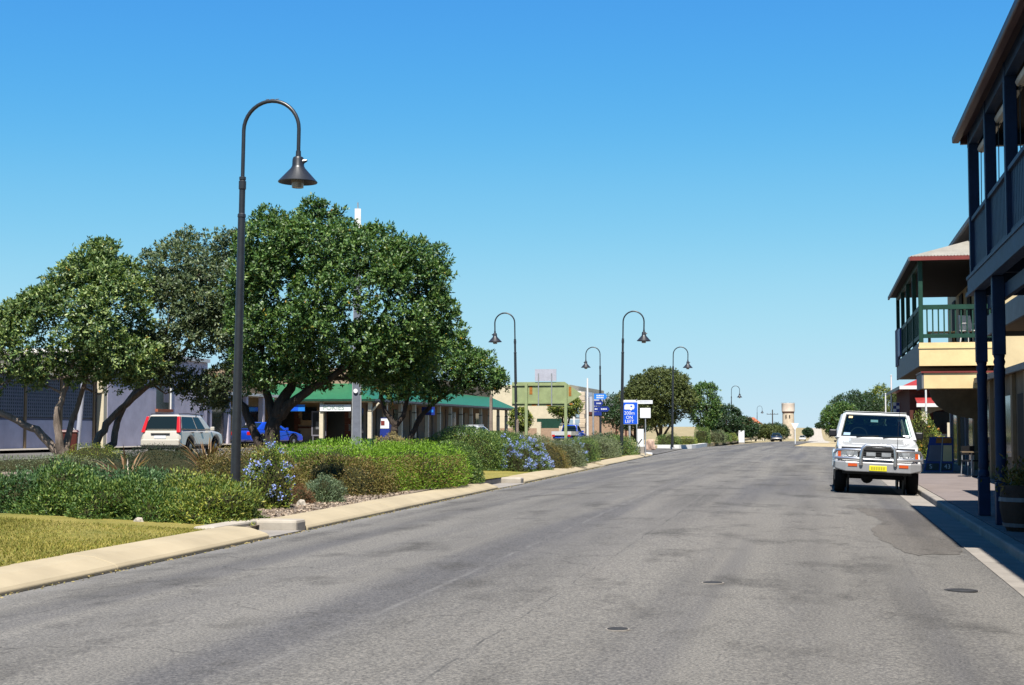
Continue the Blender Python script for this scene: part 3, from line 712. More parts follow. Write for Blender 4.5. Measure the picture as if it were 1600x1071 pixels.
slope_roof(46.9, 64, 4.75, 9.5, 8.05, 10, .08, M_MAROON, gh, 'main_roof'); box('main_gutter', (4.66, 46.9, 8.0), (4.745, 64, 8.14), M_GREYF, gh)
# lower box awning with red capping and curved brackets
la = box('box_awning', (3.09, 45.82, 2.74), (5.2, 48.1, 3.16), M_SOFFIT, gh)
box('near_face', (3.09, 45.75, 2.72), (5.06, 45.815, 3.18), M_YELLOW, la); box('street_face', (3.03, 45.75, 2.72), (3.085, 48.1, 3.18), M_GREYF, la)  # grey street face carries painted shade, near face keeps the yellow
box('red_capping', (3.01, 45.71, 3.185), (5.12, 48.1, 3.235), M_REDTRIM, la); box('red_end', (5.065, 45.7, 2.70), (5.11, 45.81, 3.18), M_REDTRIM, la)
br = [(5.2, 50.5, 3.39), (3.6, 50.5, 3.39), (3.6, 50.5, 2.73)] + [(3.6 + 1.6 * (1 - math.cos(a)), 50.5, 2.73 - .9 * math.sin(a)) for a in [R(15 * k) for k in range(1, 7)]]
MB().prism(br, (0, .12, 0)).build('curved_bracket', M_BROWNW, la, fix=True)
# balcony furniture
ch = thing('balcony_chair', 'white moulded chair standing on the green balcony', 'chair', (4.55, 46.6, 4.06), R(30))
MB().box((-.24, -.22, .40), (.24, .22, .44)).build('seat', M_WHITE, ch, bevel=.02); MB().hexa([(-.24, .2, .44), (.24, .2, .44), (.24, .24, .44), (-.24, .24, .44)], [(-.2, .3, .92), (.2, .3, .92), (.2, .34, .92), (-.2, .34, .92)]).build('backrest', M_WHITE, ch)
for sx in (-1, 1):
    for sy in (-1, 1): MB().tube([(.2 * sx, .18 * sy, .4), (.24 * sx, .22 * sy, 0)], .022, 6).build('leg', M_WHITE, ch)
    MB().tube([(.25 * sx, -.2, .42), (.26 * sx, -.18, .64), (.25 * sx, .26, .66)], .02, 6).build('armrest', M_WHITE, ch)
tb = thing('balcony_table', 'small timber table standing on the green balcony', 'table', (3.75, 47.4, 4.06))
box('tabletop', (-.42, -.3, .42), (.42, .3, .46), M_YELLOW, tb)
for sx in (-1, 1):
    for sy in (-1, 1): box('leg', (.36 * sx - .025, .24 * sy - .025, 0), (.36 * sx + .025, .24 * sy + .025, .42), M_SOFFIT, tb)
# sandwich boards and cafe chairs
for k, (x, y, lab) in enumerate(((3.75, 50.0, 'tall blue-framed poster board standing on the shaded footpath'), )):
    sb = thing('sandwich_board', lab, 'sign', (x, y, .128), R(-4))
    for s_ in (-1, 1):
        MB().hexa([(-.42, s_ * .3 - .02, 0), (.50, s_ * .3 - .02, 0), (.50, s_ * .3 + .02, 0), (-.42, s_ * .3 + .02, 0)], [(-.22, s_ * .03 - .02, 1.12), (.50, s_ * .03 - .02, 1.12), (.50, s_ * .03 + .02, 1.12), (-.22, s_ * .03 + .02, 1.12)]).build('panel', M_SNAVY, sb)
    def onp(u, v): return (-.42 + .2 * v + u * (.92 - .2 * v), -.327 + .27 * v - .004, v * 1.12)
    for nm, us, vs_, m in (('poster', (.06, .55), (.3, .76), M_GREYW), ('poster', (.62, .96), (.3, .76), M_YELLOW), ('price_panel', (.05, .5), (.04, .24), M_BLACK), ('price_panel', (.6, .96), (.04, .24), M_BLACK), ('header', (.3, .95), (.82, .97), M_RUST)):
        q = [onp(us[0], vs_[0]), onp(us[1], vs_[0]), onp(us[1], vs_[1]), onp(us[0], vs_[1])]
        MB().prism(q, (0, -.008, 0)).build(nm, m, sb, fix=True)
    a_, b_ = onp(.57, 0), onp(.57, 1); MB().tube([a_, b_], .02, 6).build('frame_strip', M_STEEL, sb)
    text('S', .2, M_TXT, sb, (-.2, -.315, .16), (R(76), 0, 0)); text('43', .2, M_TXT, sb, (.32, -.315, .16), (R(76), 0, 0))
def cafe_chair(x, y, rz, lab):
    c = thing('cafe_chair', lab, 'chair', (x, y, .128), rz, 'dark chairs outside the hotel')
    box('seat', (-.2, -.2, .43), (.2, .2, .47), M_BLACK, c); box('backrest', (-.2, .18, .62), (.2, .215, .88), M_BLACK, c)
    for sx in (-1, 1):
        MB().tube([(.18 * sx, .2, .88), (.18 * sx, .2, .45), (.2 * sx, .24, 0)], .014, 6).build('leg', M_STEEL, c)
        MB().tube([(.18 * sx, -.18, .45), (.2 * sx, -.22, 0)], .014, 6).build('leg', M_STEEL, c)
cafe_chair(4.35, 45.2, R(20), 'dark cafe chair next to the poster board, beside the hotel wall')
cafe_chair(4.75, 44.2, R(-60), 'dark cafe chair pushed against the brown shop wall')
ct = thing('cafe_table', 'small square cafe table between dark chairs on the footpath', 'table', (4.3, 44.4, .128)); box('tabletop', (-.3, -.3, .7), (.3, .3, .73), M_BROWNW, ct)
MB().tube([(0, 0, 0), (0, 0, .7)], .03, 8).build('pedestal', M_STEEL, ct); MB().lathe([(.22, 0), (.2, .03), (0, .04)], n=14).build('base', M_BLACK, ct)
# --- red roofed brick station further along
rs = thing('red_roof_station', 'red-brown brick building with red hipped iron roof beyond the hotel', 'building', (0, 0, 0))
box('wall', (5.6, 96, .1), (22, 112, 4.2), M_BRICKR, rs); box('base_course', (5.56, 95.95, .1), (22, 95.998, 1.2), M_CREAM2, rs)
E = [(5.0, 95.3, 4.15), (23, 95.3, 4.15), (23, 113, 4.15), (5.0, 113, 4.15)]
rr = MB().add(E + [(11, 101, 6.9), (17, 101, 6.9), (17, 107, 6.9), (11, 107, 6.9)], [(0, 1, 5, 4), (1, 2, 6, 5), (2, 3, 7, 6), (3, 0, 4, 7), (4, 5, 6, 7), (3, 2, 1, 0)]).build('roof', M_REDROOF, rs)
box('fascia', (4.95, 95.22, 4.0), (23, 95.29, 4.22), M_WHITE, rr); box('fascia', (4.92, 95.3, 4.0), (4.98, 113, 4.2), M_BLACK, rr)
vr = MB().hexa([(5.9, 93.4, 3.0), (20, 93.4, 3.0), (20, 95.9, 3.45), (5.9, 95.9, 3.45)], [(5.9, 93.4, 3.08), (20, 93.4, 3.08), (20, 95.9, 3.53), (5.9, 95.9, 3.53)]).build('porch_roof', M_REDROOF, rs)
box('fascia', (5.85, 93.33, 2.86), (20, 93.39, 3.08), M_WHITE, vr)
for x in (6.3, 9.2, 12.1): box('porch_post', (x - .14, 93.5, .13), (x + .14, 93.78, 2.98), M_CREAM2, rs)
ar = [(6.45, 93.6, 2.98), (9.05, 93.6, 2.98), (9.05, 93.6, 2.2)] + [(7.75 + 1.3 * math.cos(a), 93.6, 2.2 + .5 * math.sin(a)) for a in [R(15 * k) for k in range(1, 12)]] + [(6.45, 93.6, 2.2)]
MB().prism(ar, (0, .15, 0)).build('arch', M_SOFFIT, rs, fix=True)
box('window', (7.0, 95.9, 1.3), (8.4, 95.946, 2.6), M_WGLASS, rs); box('door', (9.6, 95.9, .2), (10.7, 95.946, 2.5), M_DARKDOOR, rs)
box('low_wall', (7.6, 92.9, .13), (12.5, 93.1, 1.9), M_CREAM2, rs)
# flag poles and chequered station sign
for (x, y, h, r_, lab) in ((5.15, 75, 4.9, .05, 'white pole standing in front of the red roofed building'), (5.05, 108, 5.2, .06, 'tall white pole carrying the blue and white chequered sign'),
                           (5.2, 121, 4.2, .06, 'short pale pole beyond the chequered sign')):
    p = thing('white_pole', lab, 'pole', (x, y, .1), 0, 'pale poles by the brick station')
    MB().tube([(0, 0, 0), (0, 0, h * .5), (0, 0, h)], [r_, r_ * .95, r_ * .85], 10).build('shaft', M_WHITE, p, smooth=True)
    MB().lathe([(r_ * 1.2, h), (r_ * 1.25, h + .03), (0, h + .07)], n=10).build('cap', M_WHITE, p); MB().lathe([(r_ * 2, 0), (r_ * 2, .05), (r_, .08)], n=10).build('base', M_STEEL, p)
cs = thing('chequered_sign', 'blue and white chequered sign with red and white lower panel on a pole', 'sign', (5.15, 107.9, 2.0))
box('panel', (0, -.02, 0), (.66, .02, 1.4), M_WHITE, cs)
for i in range(3):
    for j in range(3):
        if (i + j) % 2: box('blue_square', (.22 * i, -.03, .72 + .22 * j), (.22 * i + .22, -.021, .94 + .22 * j), M_SNAVY, cs)
        else: MB().lathe([(.0, -.03), (.12, -.03), (.12, -.022)], (.22 * i + .11, 0, .83 + .22 * j), 12, 'y').build('white_disc', M_TXT, cs)
box('blue_edge', (0, -.026, .70), (.66, -.0205, .72), M_SNAVY, cs); box('red_strip', (.02, -.03, .05), (.18, -.021, .66), M_REDTRIM, cs)

# ================================================================== BUILDINGS, LEFT SIDE
# --- grey building with lattice screens
lb = thing('lattice_building', 'blue-grey building with lattice screens under a cream awning behind the trees', 'building')
LX = -33.9
box('wall', (-46, 44, .4), (LX, 64.95, 4.0), M_GREYW, lb); box('parapet', (-46, 44, 4.01), (LX + .05, 64.95, 4.6), M_CREAM2, lb)
box('awning', (LX + .01, 44, 3.9), (LX + .35, 64.6, 4.0), M_CREAM2, lb)
for k in range(6):
    y0 = 46.2 + 3.1 * k; la_ = box('screen_frame', (LX + .002, y0, 2.0), (LX + .02, y0 + 2.9, 3.85), M_BLACK, lb); mb = MB()
    for i in range(17): mb.box((LX + .045, y0 + .06 + .17 * i, 2.03), (LX + .06, y0 + .12 + .17 * i, 3.82))
    for i in range(12): mb.box((LX + .028, y0 + .02, 2.06 + .15 * i), (LX + .043, y0 + 2.88, 2.13 + .15 * i))
    mb.build('lattice', M_LATTICE, la_)['kind'] = 'stuff'
    box('mullion', (LX + .002, y0 + 2.92, .6), (LX + .09, y0 + 3.08, 3.88), M_SOFFIT, lb)
box('lower_panel', (LX + .003, 46, .62), (LX + .03, 64.8, 1.9), M_PURPLE, lb)
# --- mauve cafe
cf = thing('mauve_cafe', 'mauve rendered cafe with vertical black lettering and an orange-silled window', 'building')
CX = -33.5; CY0, CY1 = 65.4, 77.2
box('wall', (-46, CY0, .4), (CX, CY1, 5.2), M_PURPLE, cf)
box('end_wall', (-33.88, CY0 - .35, .4), (CX - .02, CY0 - .003, 5.2), M_CREAM2, cf)
wn = box('window', (CX - .25, 70.7, 2.55), (CX + .004, 72.35, 4.3), M_WGLASS, cf)
box('sill', (CX + .0055, 70.6, 2.40), (CX + .16, 72.45, 2.54), M_WINF, wn); box('jamb', (CX + .0055, 72.36, 2.55), (CX + .07, 72.45, 4.3), M_WHITE, wn); box('curtain', (CX + .0045, 71.6, 2.9), (CX + .012, 72.2, 3.8), M_GREYW, wn)
for i, c_ in enumerate('CAFE'): text(c_, .86, M_BLACK, cf, (CX + .02, 76.4, 3.55 - .8 * i), FACEX, ext=.012)
box('roof', (-46, CY0 - .4, 5.21), (CX + .15, CY1, 5.4), M_WHITE, cf)
# shop front between the cafe and the hotel
sf = thing('shop_front', 'dark shop front with pale columns next to the mauve cafe', 'shop')
box('wall', (-48, 77.3, .4), (-35.0, 90, 4.6), M_BROWNW, sf); box('awning', (-35.0, 77.3, 3.5), (-33.5, 90, 3.66), M_WHITE, sf)
for i in range(5): box('column', (-33.9, 77.8 + 2.7 * i, .5), (-33.6, 78.1 + 2.7 * i, 3.49), M_PURPLE, sf)
for i in range(4): box('shop_window', (-34.996, 78.4 + 2.7 * i, .8), (-34.95, 80.4 + 2.7 * i, 2.9), M_WGLASS, sf)
# --- corner hotel with green verandah
ht = thing('green_verandah_hotel', 'corner hotel with green iron verandah roof and cream posts', 'building')
HX, HY = -28.6, 92.0; HZ = .55
box('wall', (-52, HY + 2.2, HZ - .2), (HX - 2.2, HY + 46, 5.6), M_HOTELW, ht)
box('dado', (-52, HY + 2.14, HZ), (HX - 2.2, HY + 2.197, HZ + 1.0), M_HOTELL, ht); box('red_band', (-52, HY + 2.10, HZ + 1.02), (HX - 2.2, HY + 2.195, HZ + 1.13), M_BRICKR, ht)
for x, w_ in ((-35.2, 1.3), (-31.6, 1.2)):
    box('doorway', (x - w_ / 2, HY + 2.05, HZ), (x + w_ / 2, HY + 2.13, HZ + 2.4), M_BLACK, ht)
    for s_ in (-1, 1):
        for k in range(6):
            ww = .42 if k % 2 else .26
            xa = x + s_ * w_ / 2; box('quoin', (min(xa, xa + s_ * ww), HY + 2.02, HZ + .02 + .42 * k), (max(xa, xa + s_ * ww), HY + 2.09, HZ + .42 + .42 * k), M_BRICKR, ht)
box('window', (-34.0, HY + 2.08, HZ + 1.55), (-33.0, HY + 2.13, HZ + 2.4), M_WGLASS, ht)
for i in range(9):
    y = HY + 4.0 + 4.4 * i
    box('door' if i % 2 else 'window', (HX - 2.197, y, HZ + (.0 if i % 2 else .7)), (HX - 2.13, y + 1.3, HZ + 2.4), M_BLACK if i % 2 else M_WGLASS, ht)
    box('pilaster', (HX - 2.197, y + 2.2, HZ), (HX - 2.1, y + 2.6, HZ + 2.6), M_HOTELL, ht)
def hpost(x, y):
    mb = MB().box((x - .13, y - .13, HZ + .35), (x + .13, y + .13, HZ + 2.1)).box((x - .115, y - .115, HZ + 2.16), (x + .115, y + .115, HZ + 2.72))
    p = mb.build('post', M_POST, ht); box('collar', (x - .14, y - .14, HZ + 2.1), (x + .14, y + .14, HZ + 2.16), M_BLACK, p); box('plinth', (x - .14, y - .14, HZ - .2), (x + .14, y + .14, HZ + .345), M_GREEN, p)
for x in (HX, HX - 3.3, HX - 6.6, HX - 9.9): hpost(x, HY)
for i in range(1, 13): hpost(HX, HY + 3.55 * i)
vz = HZ + 2.75
box('verandah_beam', (HX - 13, HY - .08, vz - .06), (HX + .08, HY + .08, vz + .10), M_POST, ht); box('verandah_beam', (HX - .08, HY + .081, vz - .06), (HX + .08, HY + 46, vz + .10), M_GREYF, ht)
A = [(HX - 13, HY - .4, vz + .12), (HX + .4, HY - .4, vz + .12), (HX - 2.2, HY + 2.2, vz + 1.25), (HX - 13, HY + 2.2, vz + 1.25)]
vr1 = MB().add(A, [(0, 1, 2, 3)]).build('verandah_roof', M_GREENROOF, ht)
Bq = [(HX + .4, HY - .4, vz + .12), (HX + .4, HY + 46, vz + .12), (HX - 2.2, HY + 46, vz + 1.25), (HX - 2.2, HY + 2.2, vz + 1.25)]
MB().add(Bq, [(0, 1, 2, 3)]).build('verandah_roof', M_GREENROOF, ht)
box('gutter', (HX - 13, HY - .46, vz + .02), (HX + .46, HY - .38, vz + .16), M_GREEN, vr1); box('gutter', (HX + .38, HY - .37, vz + .02), (HX + .46, HY + 46, vz + .16), M_GREYF, vr1)
MB().tube([(HX + .1, HY, vz - .65), (HX + .6, HY, vz - .1)], .07, 6).build('brace', M_POST, ht)
sg = thing('pokies_sign', 'long white sign with faint green letters hung from the green verandah', 'sign', (-30.9, HY - .2, vz - .62)); box('board', (-1.06, -.03, 0), (1.06, .03, .42), M_TXT, sg); text('POKIES', .40, M_TXTG, sg, (-.12, -.036, .21), FACE, sx=1.15)
sg2 = thing('blue_hotel_sign', 'bright blue sign with a white emblem hung from the green verandah', 'sign', (-34.3, HY - .2, vz - .62)); box('board', (-1.3, -.03, 0), (1.3, .03, .44), M_SSKY, sg2); box('panel', (-.85, -.04, .03), (.85, -.031, .41), M_SBLUE, sg2); MB().prism([(-.7, -.045, .1), (-.4, -.045, .14), (-.3, -.045, .24), (-.45, -.045, .33), (-.55, -.045, .22)], (0, -.006, 0)).build('emblem', M_TXT, sg2, fix=True)
sg3 = thing('poster_cabinet', 'dark framed poster board leaning by the hotel wall', 'sign', (-32.3, HY + .6, HZ)); box('frame', (-.5, -.04, .5), (.5, .04, 2.15), M_GREYW, sg3); box('poster', (-.42, -.05, .6), (.42, -.041, 2.05), M_BLACK, sg3); box('picture', (-.2, -.058, .95), (.2, -.051, 1.45), M_GREYF, sg3)
for sx in (-1, 1): box('leg', (.4 * sx - .03, -.03, 0), (.4 * sx + .03, .03, .5), M_GREYW, sg3)
sg4 = thing('notice_panel', 'pale notice panel fixed to the hotel corner wall', 'sign', (HX - 2.05, HY + 3.0, HZ + .9)); box('board', (-.03, 0, 0), (.03, 1.6, 1.9), M_GREYW, sg4); box('sheet', (.031, .12, .15), (.036, 1.48, 1.75), M_GREYF, sg4)
sg5 = thing('small_blue_sign', 'small blue sign under the long side of the green verandah', 'sign', (HX + .15, HY + 14, vz - .75)); box('board', (-.5, -.03, 0), (.5, .03, .6), M_SNAVY, sg5); box('stripe', (-.4, -.036, .2), (.4, -.031, .4), M_SSKY, sg5)
vm = thing('vending_cabinet', 'blue and white cabinet by the corner post of the hotel', 'cabinet', (-28.0, HY + 1.6, HZ)); box('body', (-.32, -.3, 0), (.32, .3, 1.7), M_SNAVY, vm); box('header', (-.3, -.32, 1.0), (.3, -.301, 1.65), M_TXT, vm); box('red_badge', (-.25, -.33, 1.2), (.0, -.321, 1.5), M_REDTRIM, vm)
# --- cream building with tall windows
cb = thing('cream_office', 'pale cream office building with tall blue-grey windows behind the green sign', 'building')
box('wall', (-37, 150, .4), (-25.2, 175, 6.1), M_CREAM2, cb); box('green_door', (-28.6, 149.9, .5), (-26.0, 149.997, 2.6), M_GREEN, cb)
box('tower', (-25.15, 148.5, .3), (-23.75, 156, 5.4), M_WHITE, cb)
for i in range(2):
    x = -25.08 + .72 * i; box('tall_window', (x, 148.42, .6), (x + .5, 148.496, 2.5), M_SHUT, cb); box('tall_window', (x, 148.42, 2.7), (x + .5, 148.496, 4.3), M_SHUT, cb)
st = thing('rough_stone_pier', 'rough brown stone pier rising beside the cream office', 'pier', (-23.2, 146, .3))
mb = MB()
for k in range(11):
    j = rng.uniform(-.06, .06, 4); mb.box((-.28 + j[0], -.3 + j[1], .45 * k), (.28 + j[2], .3 + j[3], .45 * k + .44))
mb.build('stones', M_STONE, st, bevel=.04)['kind'] = 'stuff'
tk = thing('tan_shop', 'tan rendered shop with maroon parapet and tall brick piers', 'shop')
box('wall', (-23.6, 152, .3), (-20.75, 170, 3.0), M_BRICKT, tk); box('maroon_band', (-23.65, 151.9, 3.01), (-20.77, 170, 3.3), M_BRICKR, tk); box('roof', (-23.5, 152.5, 3.31), (-20.85, 170, 4.9), M_SIGNGREY, tk)
box('brick_tower', (-20.7, 150.5, .3), (-18.6, 160, 4.3), M_BRICKT, tk); box('parapet', (-20.85, 150.4, 4.31), (-18.5, 160, 4.5), M_CREAM, tk)
for i in range(4): box('slot_window', (-20.5 + .5 * i, 150.42, .6), (-20.32 + .5 * i, 150.496, 3.0), M_BRICKR, tk)
wp = thing('tall_white_mast', 'tall slim white mast rising above the tan shop', 'mast', (-23.5, 151.2, .3)); MB().tube([(0, 0, 0), (0, 0, 3.5), (0, 0, 6.5)], [.12, .11, .08], 10).build('shaft', M_WHITE, wp); MB().lathe([(.3, 0), (.3, .1), (.12, .16)], n=12).build('base', M_CONC, wp)
bw = thing('brick_fence', 'low brown brick fence behind the far end of the verandah', 'fence'); box('wall', (-34, 141, .4), (-23.9, 141.25, 1.6), M_BRICKT, bw)
for i in range(5): box('pier', (-33.5 + 2.2 * i, 140.9, .4), (-33.1 + 2.2 * i, 141.35, 2.2 if i % 2 else 1.8), M_CREAM2, bw)

# ================================================================== STREET LAMPS
def make_lamp():
    t = thing('street_lamp', '-', 'street lamp', (0, 0, 0), 0, 'charcoal shepherd-crook street lamps')
    MB().lathe([(.17, 0), (.17, .03), (.10, .05), (.095, .4)], n=14).build('base_plate', M_LAMP, t)
    po = MB().tube([(0, 0, .05), (0, 0, 2.2), (0, 0, 4.2), (0, 0, 5.2)], [.092, .08, .072, .068], 14).build('pole', M_LAMP, t, smooth=True)
    MB().tube([(0, 0, 5.2), (0, 0, 5.85)], .056, 12).build('upper_pole', M_LAMP, po, smooth=True)
    MB().lathe([(.056, 5.18), (.078, 5.2), (.074, 5.25), (.056, 5.27)], n=14).build('step_ring', M_LAMP, po)
    MB().lathe([(.05, 5.70), (.068, 5.72), (.068, 5.86), (.05, 5.88), (.062, 5.89), (.062, 5.94), (.04, 5.95)], n=14).build('collar', M_LAMP, po)
    r = .535; arc = [(0, 0, 5.9), (0, 0, 6.5)] + [(r - r * math.cos(a), 0, 6.80 + r * math.sin(a) * 1.0) for a in [R(10 * k) for k in range(0, 19)]] + [(2 * r, 0, 6.6), (2 * r, 0, 6.36)]
    MB().tube(arc, .036, 10).build('arm', M_LAMP, t, smooth=True)
    for k in range(3): MB().tube([(r - .12 + .1 * k, 0, 7.37), (r - .06 + .1 * k, 0, 7.37)], .005, 6).build('painted_glint', M_GLINT, t)  # highlight along the crook top put in as paler bars
    sh_ = MB().lathe([(.045, 6.40), (.05, 6.30), (.09, 6.28), (.105, 6.24), (.11, 6.12), (.13, 6.08), (.36, 5.83), (.355, 5.815), (.12, 6.06), (0, 6.06)], (2 * r, 0, 0), 24).build('shade', M_LAMP, t, smooth=True)
    MB().tube([(2 * r + .09, 0, 6.2), (2 * r + .17, 0, 6.22)], [.05, .02], 8).build('clamp_knob', M_LAMP, sh_)
    MB().lathe([(.12, 6.0), (.12, 5.84), (.105, 5.72), (0, 5.71)], (2 * r, 0, 0), 18).build('lamp_glass', M_LAMPGLASS, t, smooth=True)
    return t
lamp = make_lamp()
LAMPS = [(-10.4, 25.25, 0, 'charcoal crook street lamp in the bed between sage shrubs and blue flowers', .8),
         (-15.5, 75.6, 1, 'crook lamp behind the pale green arrow sign, shade facing the cream-posted hotel', .9),
         (-15.9, 108.5, 1, 'crook lamp behind the blue finger signs, shade facing away from the road', .1),
         (-9.85, 74.5, 0, 'crook lamp standing in front of the blue camping sign', 1.0),
         (-10.5, 107.6, 0, 'crook lamp in front of the big round tree by the white kerb', 1.0),
         (-11.4, 196.7, 0, 'distant crook lamp before the dark trees beyond the topiary block', .7),
         (-13.0, 319, 0, 'farthest tiny crook lamp, near the power pole', .4)]
for i, (x, y, fl_, lab, lean) in enumerate(LAMPS):
    o = lamp if i == 0 else copy_tree(lamp)
    o.location = (x, y, gz(x, y) + (.14 if y < 84 else .12)); o.rotation_euler = (0, R(lean), R(180) if fl_ else 0); o['label'] = lab

# ================================================================== SIGNS ON THE MEDIAN
gs = thing('green_arrow_sign', 'large pale green arrow sign seen from its rusty back on two posts', 'sign', (-13.9, 75.6, gz(-13.9, 75) + .1))
pl_ = [(-1.85, 0, 2.5), (.95, 0, 2.5), (1.85, 0, 3.1), (.95, 0, 3.75), (-1.85, 0, 3.75)]
MB().prism(pl_, (0, .03, 0)).build('panel', M_SIGNG, gs, fix=True)
for z in (2.62, 3.56): box('rail', (-1.85, -.06, z), (1.05, -.003, z + .08), M_SIGNG, gs)
for x in (-1.06, 1.03): box('post', (x - .07, -.2, -.1), (x + .07, -.065, 3.66), M_SIGNG, gs)
for (x, z, w_, h) in ((-.92, 3.1, .16, .44), (1.16, 3.0, .14, .5), (-.8, 2.5, .26, .1), (-.02, 2.505, .3, .06), (1.2, 2.56, .16, .08)): box('rust_patch', (x, -.006, z), (x + w_, -.0015, z + h), M_RUST, gs)
g2 = thing('grey_sign', 'plain grey sign panel raised above the pale green arrow sign on twin poles', 'sign', (-13.9, 75.45, gz(-13.9, 75) + .1))
box('panel', (-.62, .10, 3.80), (.52, .125, 4.42), M_SIGNGREY, g2)
for x in (-.42, .28): MB().tube([(x, .04, 2.5), (x, .04, 4.2)], .03, 8).build('pole', M_STEEL, g2)
fp = thing('finger_post', 'grey post with a stack of blue and navy finger signs', 'sign', (-12.35, 81.5, gz(-12.35, 81) + .1))
MB().tube([(0, 0, 0), (0, 0, 1.8), (0, 0, 3.35)], [.055, .05, .05], 10).build('post', M_STEEL, fp)
def blade(root, z0, z1, L, mat, arrow, lines, tilt=0):
    p = [(.06, -.02, z0), (L, -.02, z0), (L + arrow, -.02, (z0 + z1) / 2), (L, -.02, z1), (.06, -.02, z1)]
    b = MB().prism(p, (0, -.03, 0)).build('blade', mat, root, fix=True)
    for (u0, u1, v) in lines:
        k = 0; u = u0
        while u < u1:
            wd = rng.uniform(.03, .07); MB().box((u, -.055, z0 + v * (z1 - z0) - .035), (u + wd, -.0505, z0 + v * (z1 - z0) + .035)).build('worn_lettering', M_TXT, b); u += wd + .025
blade(fp, 2.98, 3.30, .68, M_SSKY, .13, ((.2, .6, .66), (.2, .6, .3)))
blade(fp, 2.62, 2.90, .48, M_SNAVY, .1, ((.2, .42, .5),)); blade(fp, 2.30, 2.58, .82, M_SNAVY, .12, ((.1, .2, .5), (.45, .75, .5)))
box('panel', (.06, -.05, 2.08), (.48, -.02, 2.27), M_SNAVY, fp)
cs_ = thing('caravan_sign', 'blue sign with white dump point symbol reading ON LEFT, behind a lamp post', 'sign', (-10.2, 80.6, gz(-10, 80) + .1))
MB().box((-.47, -.02, 1.62), (.47, .02, 2.87)).build('panel', M_TXT, cs_, bevel=.06); MB().box((-.44, -.027, 1.65), (.44, -.021, 2.84)).build('face', M_SBLUE, cs_)
for x in (-.0, .0001)[:1]: box('post', (x - .05, .03, -.1), (x + .05, .08, 2.8), M_STEEL, cs_)
def sym(pts): return MB().prism([(x, -.03, z) for x, z in pts], (0, -.006, 0)).build('symbol', M_TXT, cs_, fix=True)
sym([(-.28, 2.46), (-.22, 2.44), (.02, 2.44), (.09, 2.38), (.16, 2.44), (.24, 2.46), (.28, 2.54), (.27, 2.66), (.22, 2.73), (-.2, 2.73), (-.27, 2.66)])
box('symbol_window', (.06, -.042, 2.58), (.16, -.0365, 2.66), M_SBLUE, cs_)
text('200m', .26, M_TXT, cs_, (0, -.03, 2.24), FACE); text('ON', .24, M_TXT, cs_, (0, -.03, 2.0), FACE); text('LEFT', .24, M_TXT, cs_, (0, -.03, 1.78), FACE)
ns = thing('street_name_sign', 'thin white street name blades above the blue camping sign', 'sign', (-10.0, 82.2, gz(-10, 82) + .1)); MB().tube([(0, .06, 0), (0, .06, 3.05)], .03, 8).build('post', M_STEEL, ns)
box('blade', (-.8, -.0, 2.83), (-.04, .02, 3.0), M_TXT, ns); box('blade', (.04, 0, 2.78), (.9, .02, 2.98), M_TXT, ns)
for x0 in (-.66, .2):
    for k in range(8): box('worn_lettering', (x0 + .07 * k, -.006, 2.86), (x0 + .04 + .07 * k, -.001, 2.94), M_SIGNGREY, ns)
ws = thing('blank_white_sign', 'blank white rectangular sign on a thin post beside the pink boulder', 'sign', (-9.2, 79.5, gz(-9, 80) + .1)); MB().box((-.29, -.015, 1.98), (.29, .015, 2.52)).build('panel', M_TXT, ws, bevel=.03); MB().tube([(0, .04, 0), (0, .04, 2.4)], .028, 8).build('post', M_STEEL, ws)
mb_ = thing('meter_box', 'small white utility cabinet with black slash in the hedge', 'cabinet', (-9.75, 82, gz(-9.7, 82) + .1)); box('body', (-.17, -.12, .4), (.17, .12, 1.38), M_TXT, mb_); MB().prism([(-.16, -.122, .55), (-.10, -.122, .55), (.1, -.122, .8), (.06, -.122, .84)], (0, -.008, 0)).build('slash', M_BLACK, mb_, fix=True); box('plinth', (-.2, -.15, -.1), (.2, .15, .395), M_CONC, mb_)
bo = bpy.data.meshes.new('boulder'); bmm = bmesh.new(); bmesh.ops.create_icosphere(bmm, subdivisions=3, radius=.5)
for v in bmm.verts:
    n_ = 1 + .16 * math.sin(v.co.x * 9 + 1) * math.sin(v.co.z * 8) + .1 * math.sin(v.co.y * 13 + v.co.x * 5); v.co = Vector((v.co.x * .62 * n_, v.co.y * .6 * n_, max(-.2, v.co.z * .95 * n_)))
bmm.to_mesh(bo); bmm.free(); bo.materials.append(M_ROCK); bob = bpy.data.objects.new('boulder', bo); COL.objects.link(bob); bob.location = (-9.9, 88.0, .45); tag(bob, 'pink boulder beside the white nose of the median', 'boulder')
# stobie pole: concrete core between steel channels
sp = thing('stobie_pole', 'tall flat grey utility pole rising through the big tree with a pale top', 'utility pole', (-20.6, 64.2, gz(-20.6, 64) + .1), R(17))
MB().hexa([(-.2, -.13, 0), (.2, -.13, 0), (.2, .13, 0), (-.2, .13, 0)], [(-.12, -.09, 11.2), (.12, -.09, 11.2), (.12, .09, 11.2), (-.12, .09, 11.2)]).build('core', M_STOBIE, sp)
for s_ in (-1, 1): MB().hexa([(s_ * .21 - .02, -.15, 0), (s_ * .21 + .02, -.15, 0), (s_ * .21 + .02, .15, 0), (s_ * .21 - .02, .15, 0)], [(s_ * .13 - .02, -.1, 10.9), (s_ * .13 + .02, -.1, 10.9), (s_ * .13 + .02, .1, 10.9), (s_ * .13 - .02, .1, 10.9)]).build('steel_channel', M_STEEL, sp)
box('white_cap', (-.14, -.12, 10.0), (.14, .12, 11.25), M_WHITE, sp); MB().tube([(0, 0, 11.25), (0, 0, 11.55)], .03, 6).build('spike', M_STEEL, sp); MB().lathe([(.0, -.2), (.1, -.2), (.1, -.14)], (-.05, 0, 2.9), 14, 'y').build('plate', M_TXT, sp)
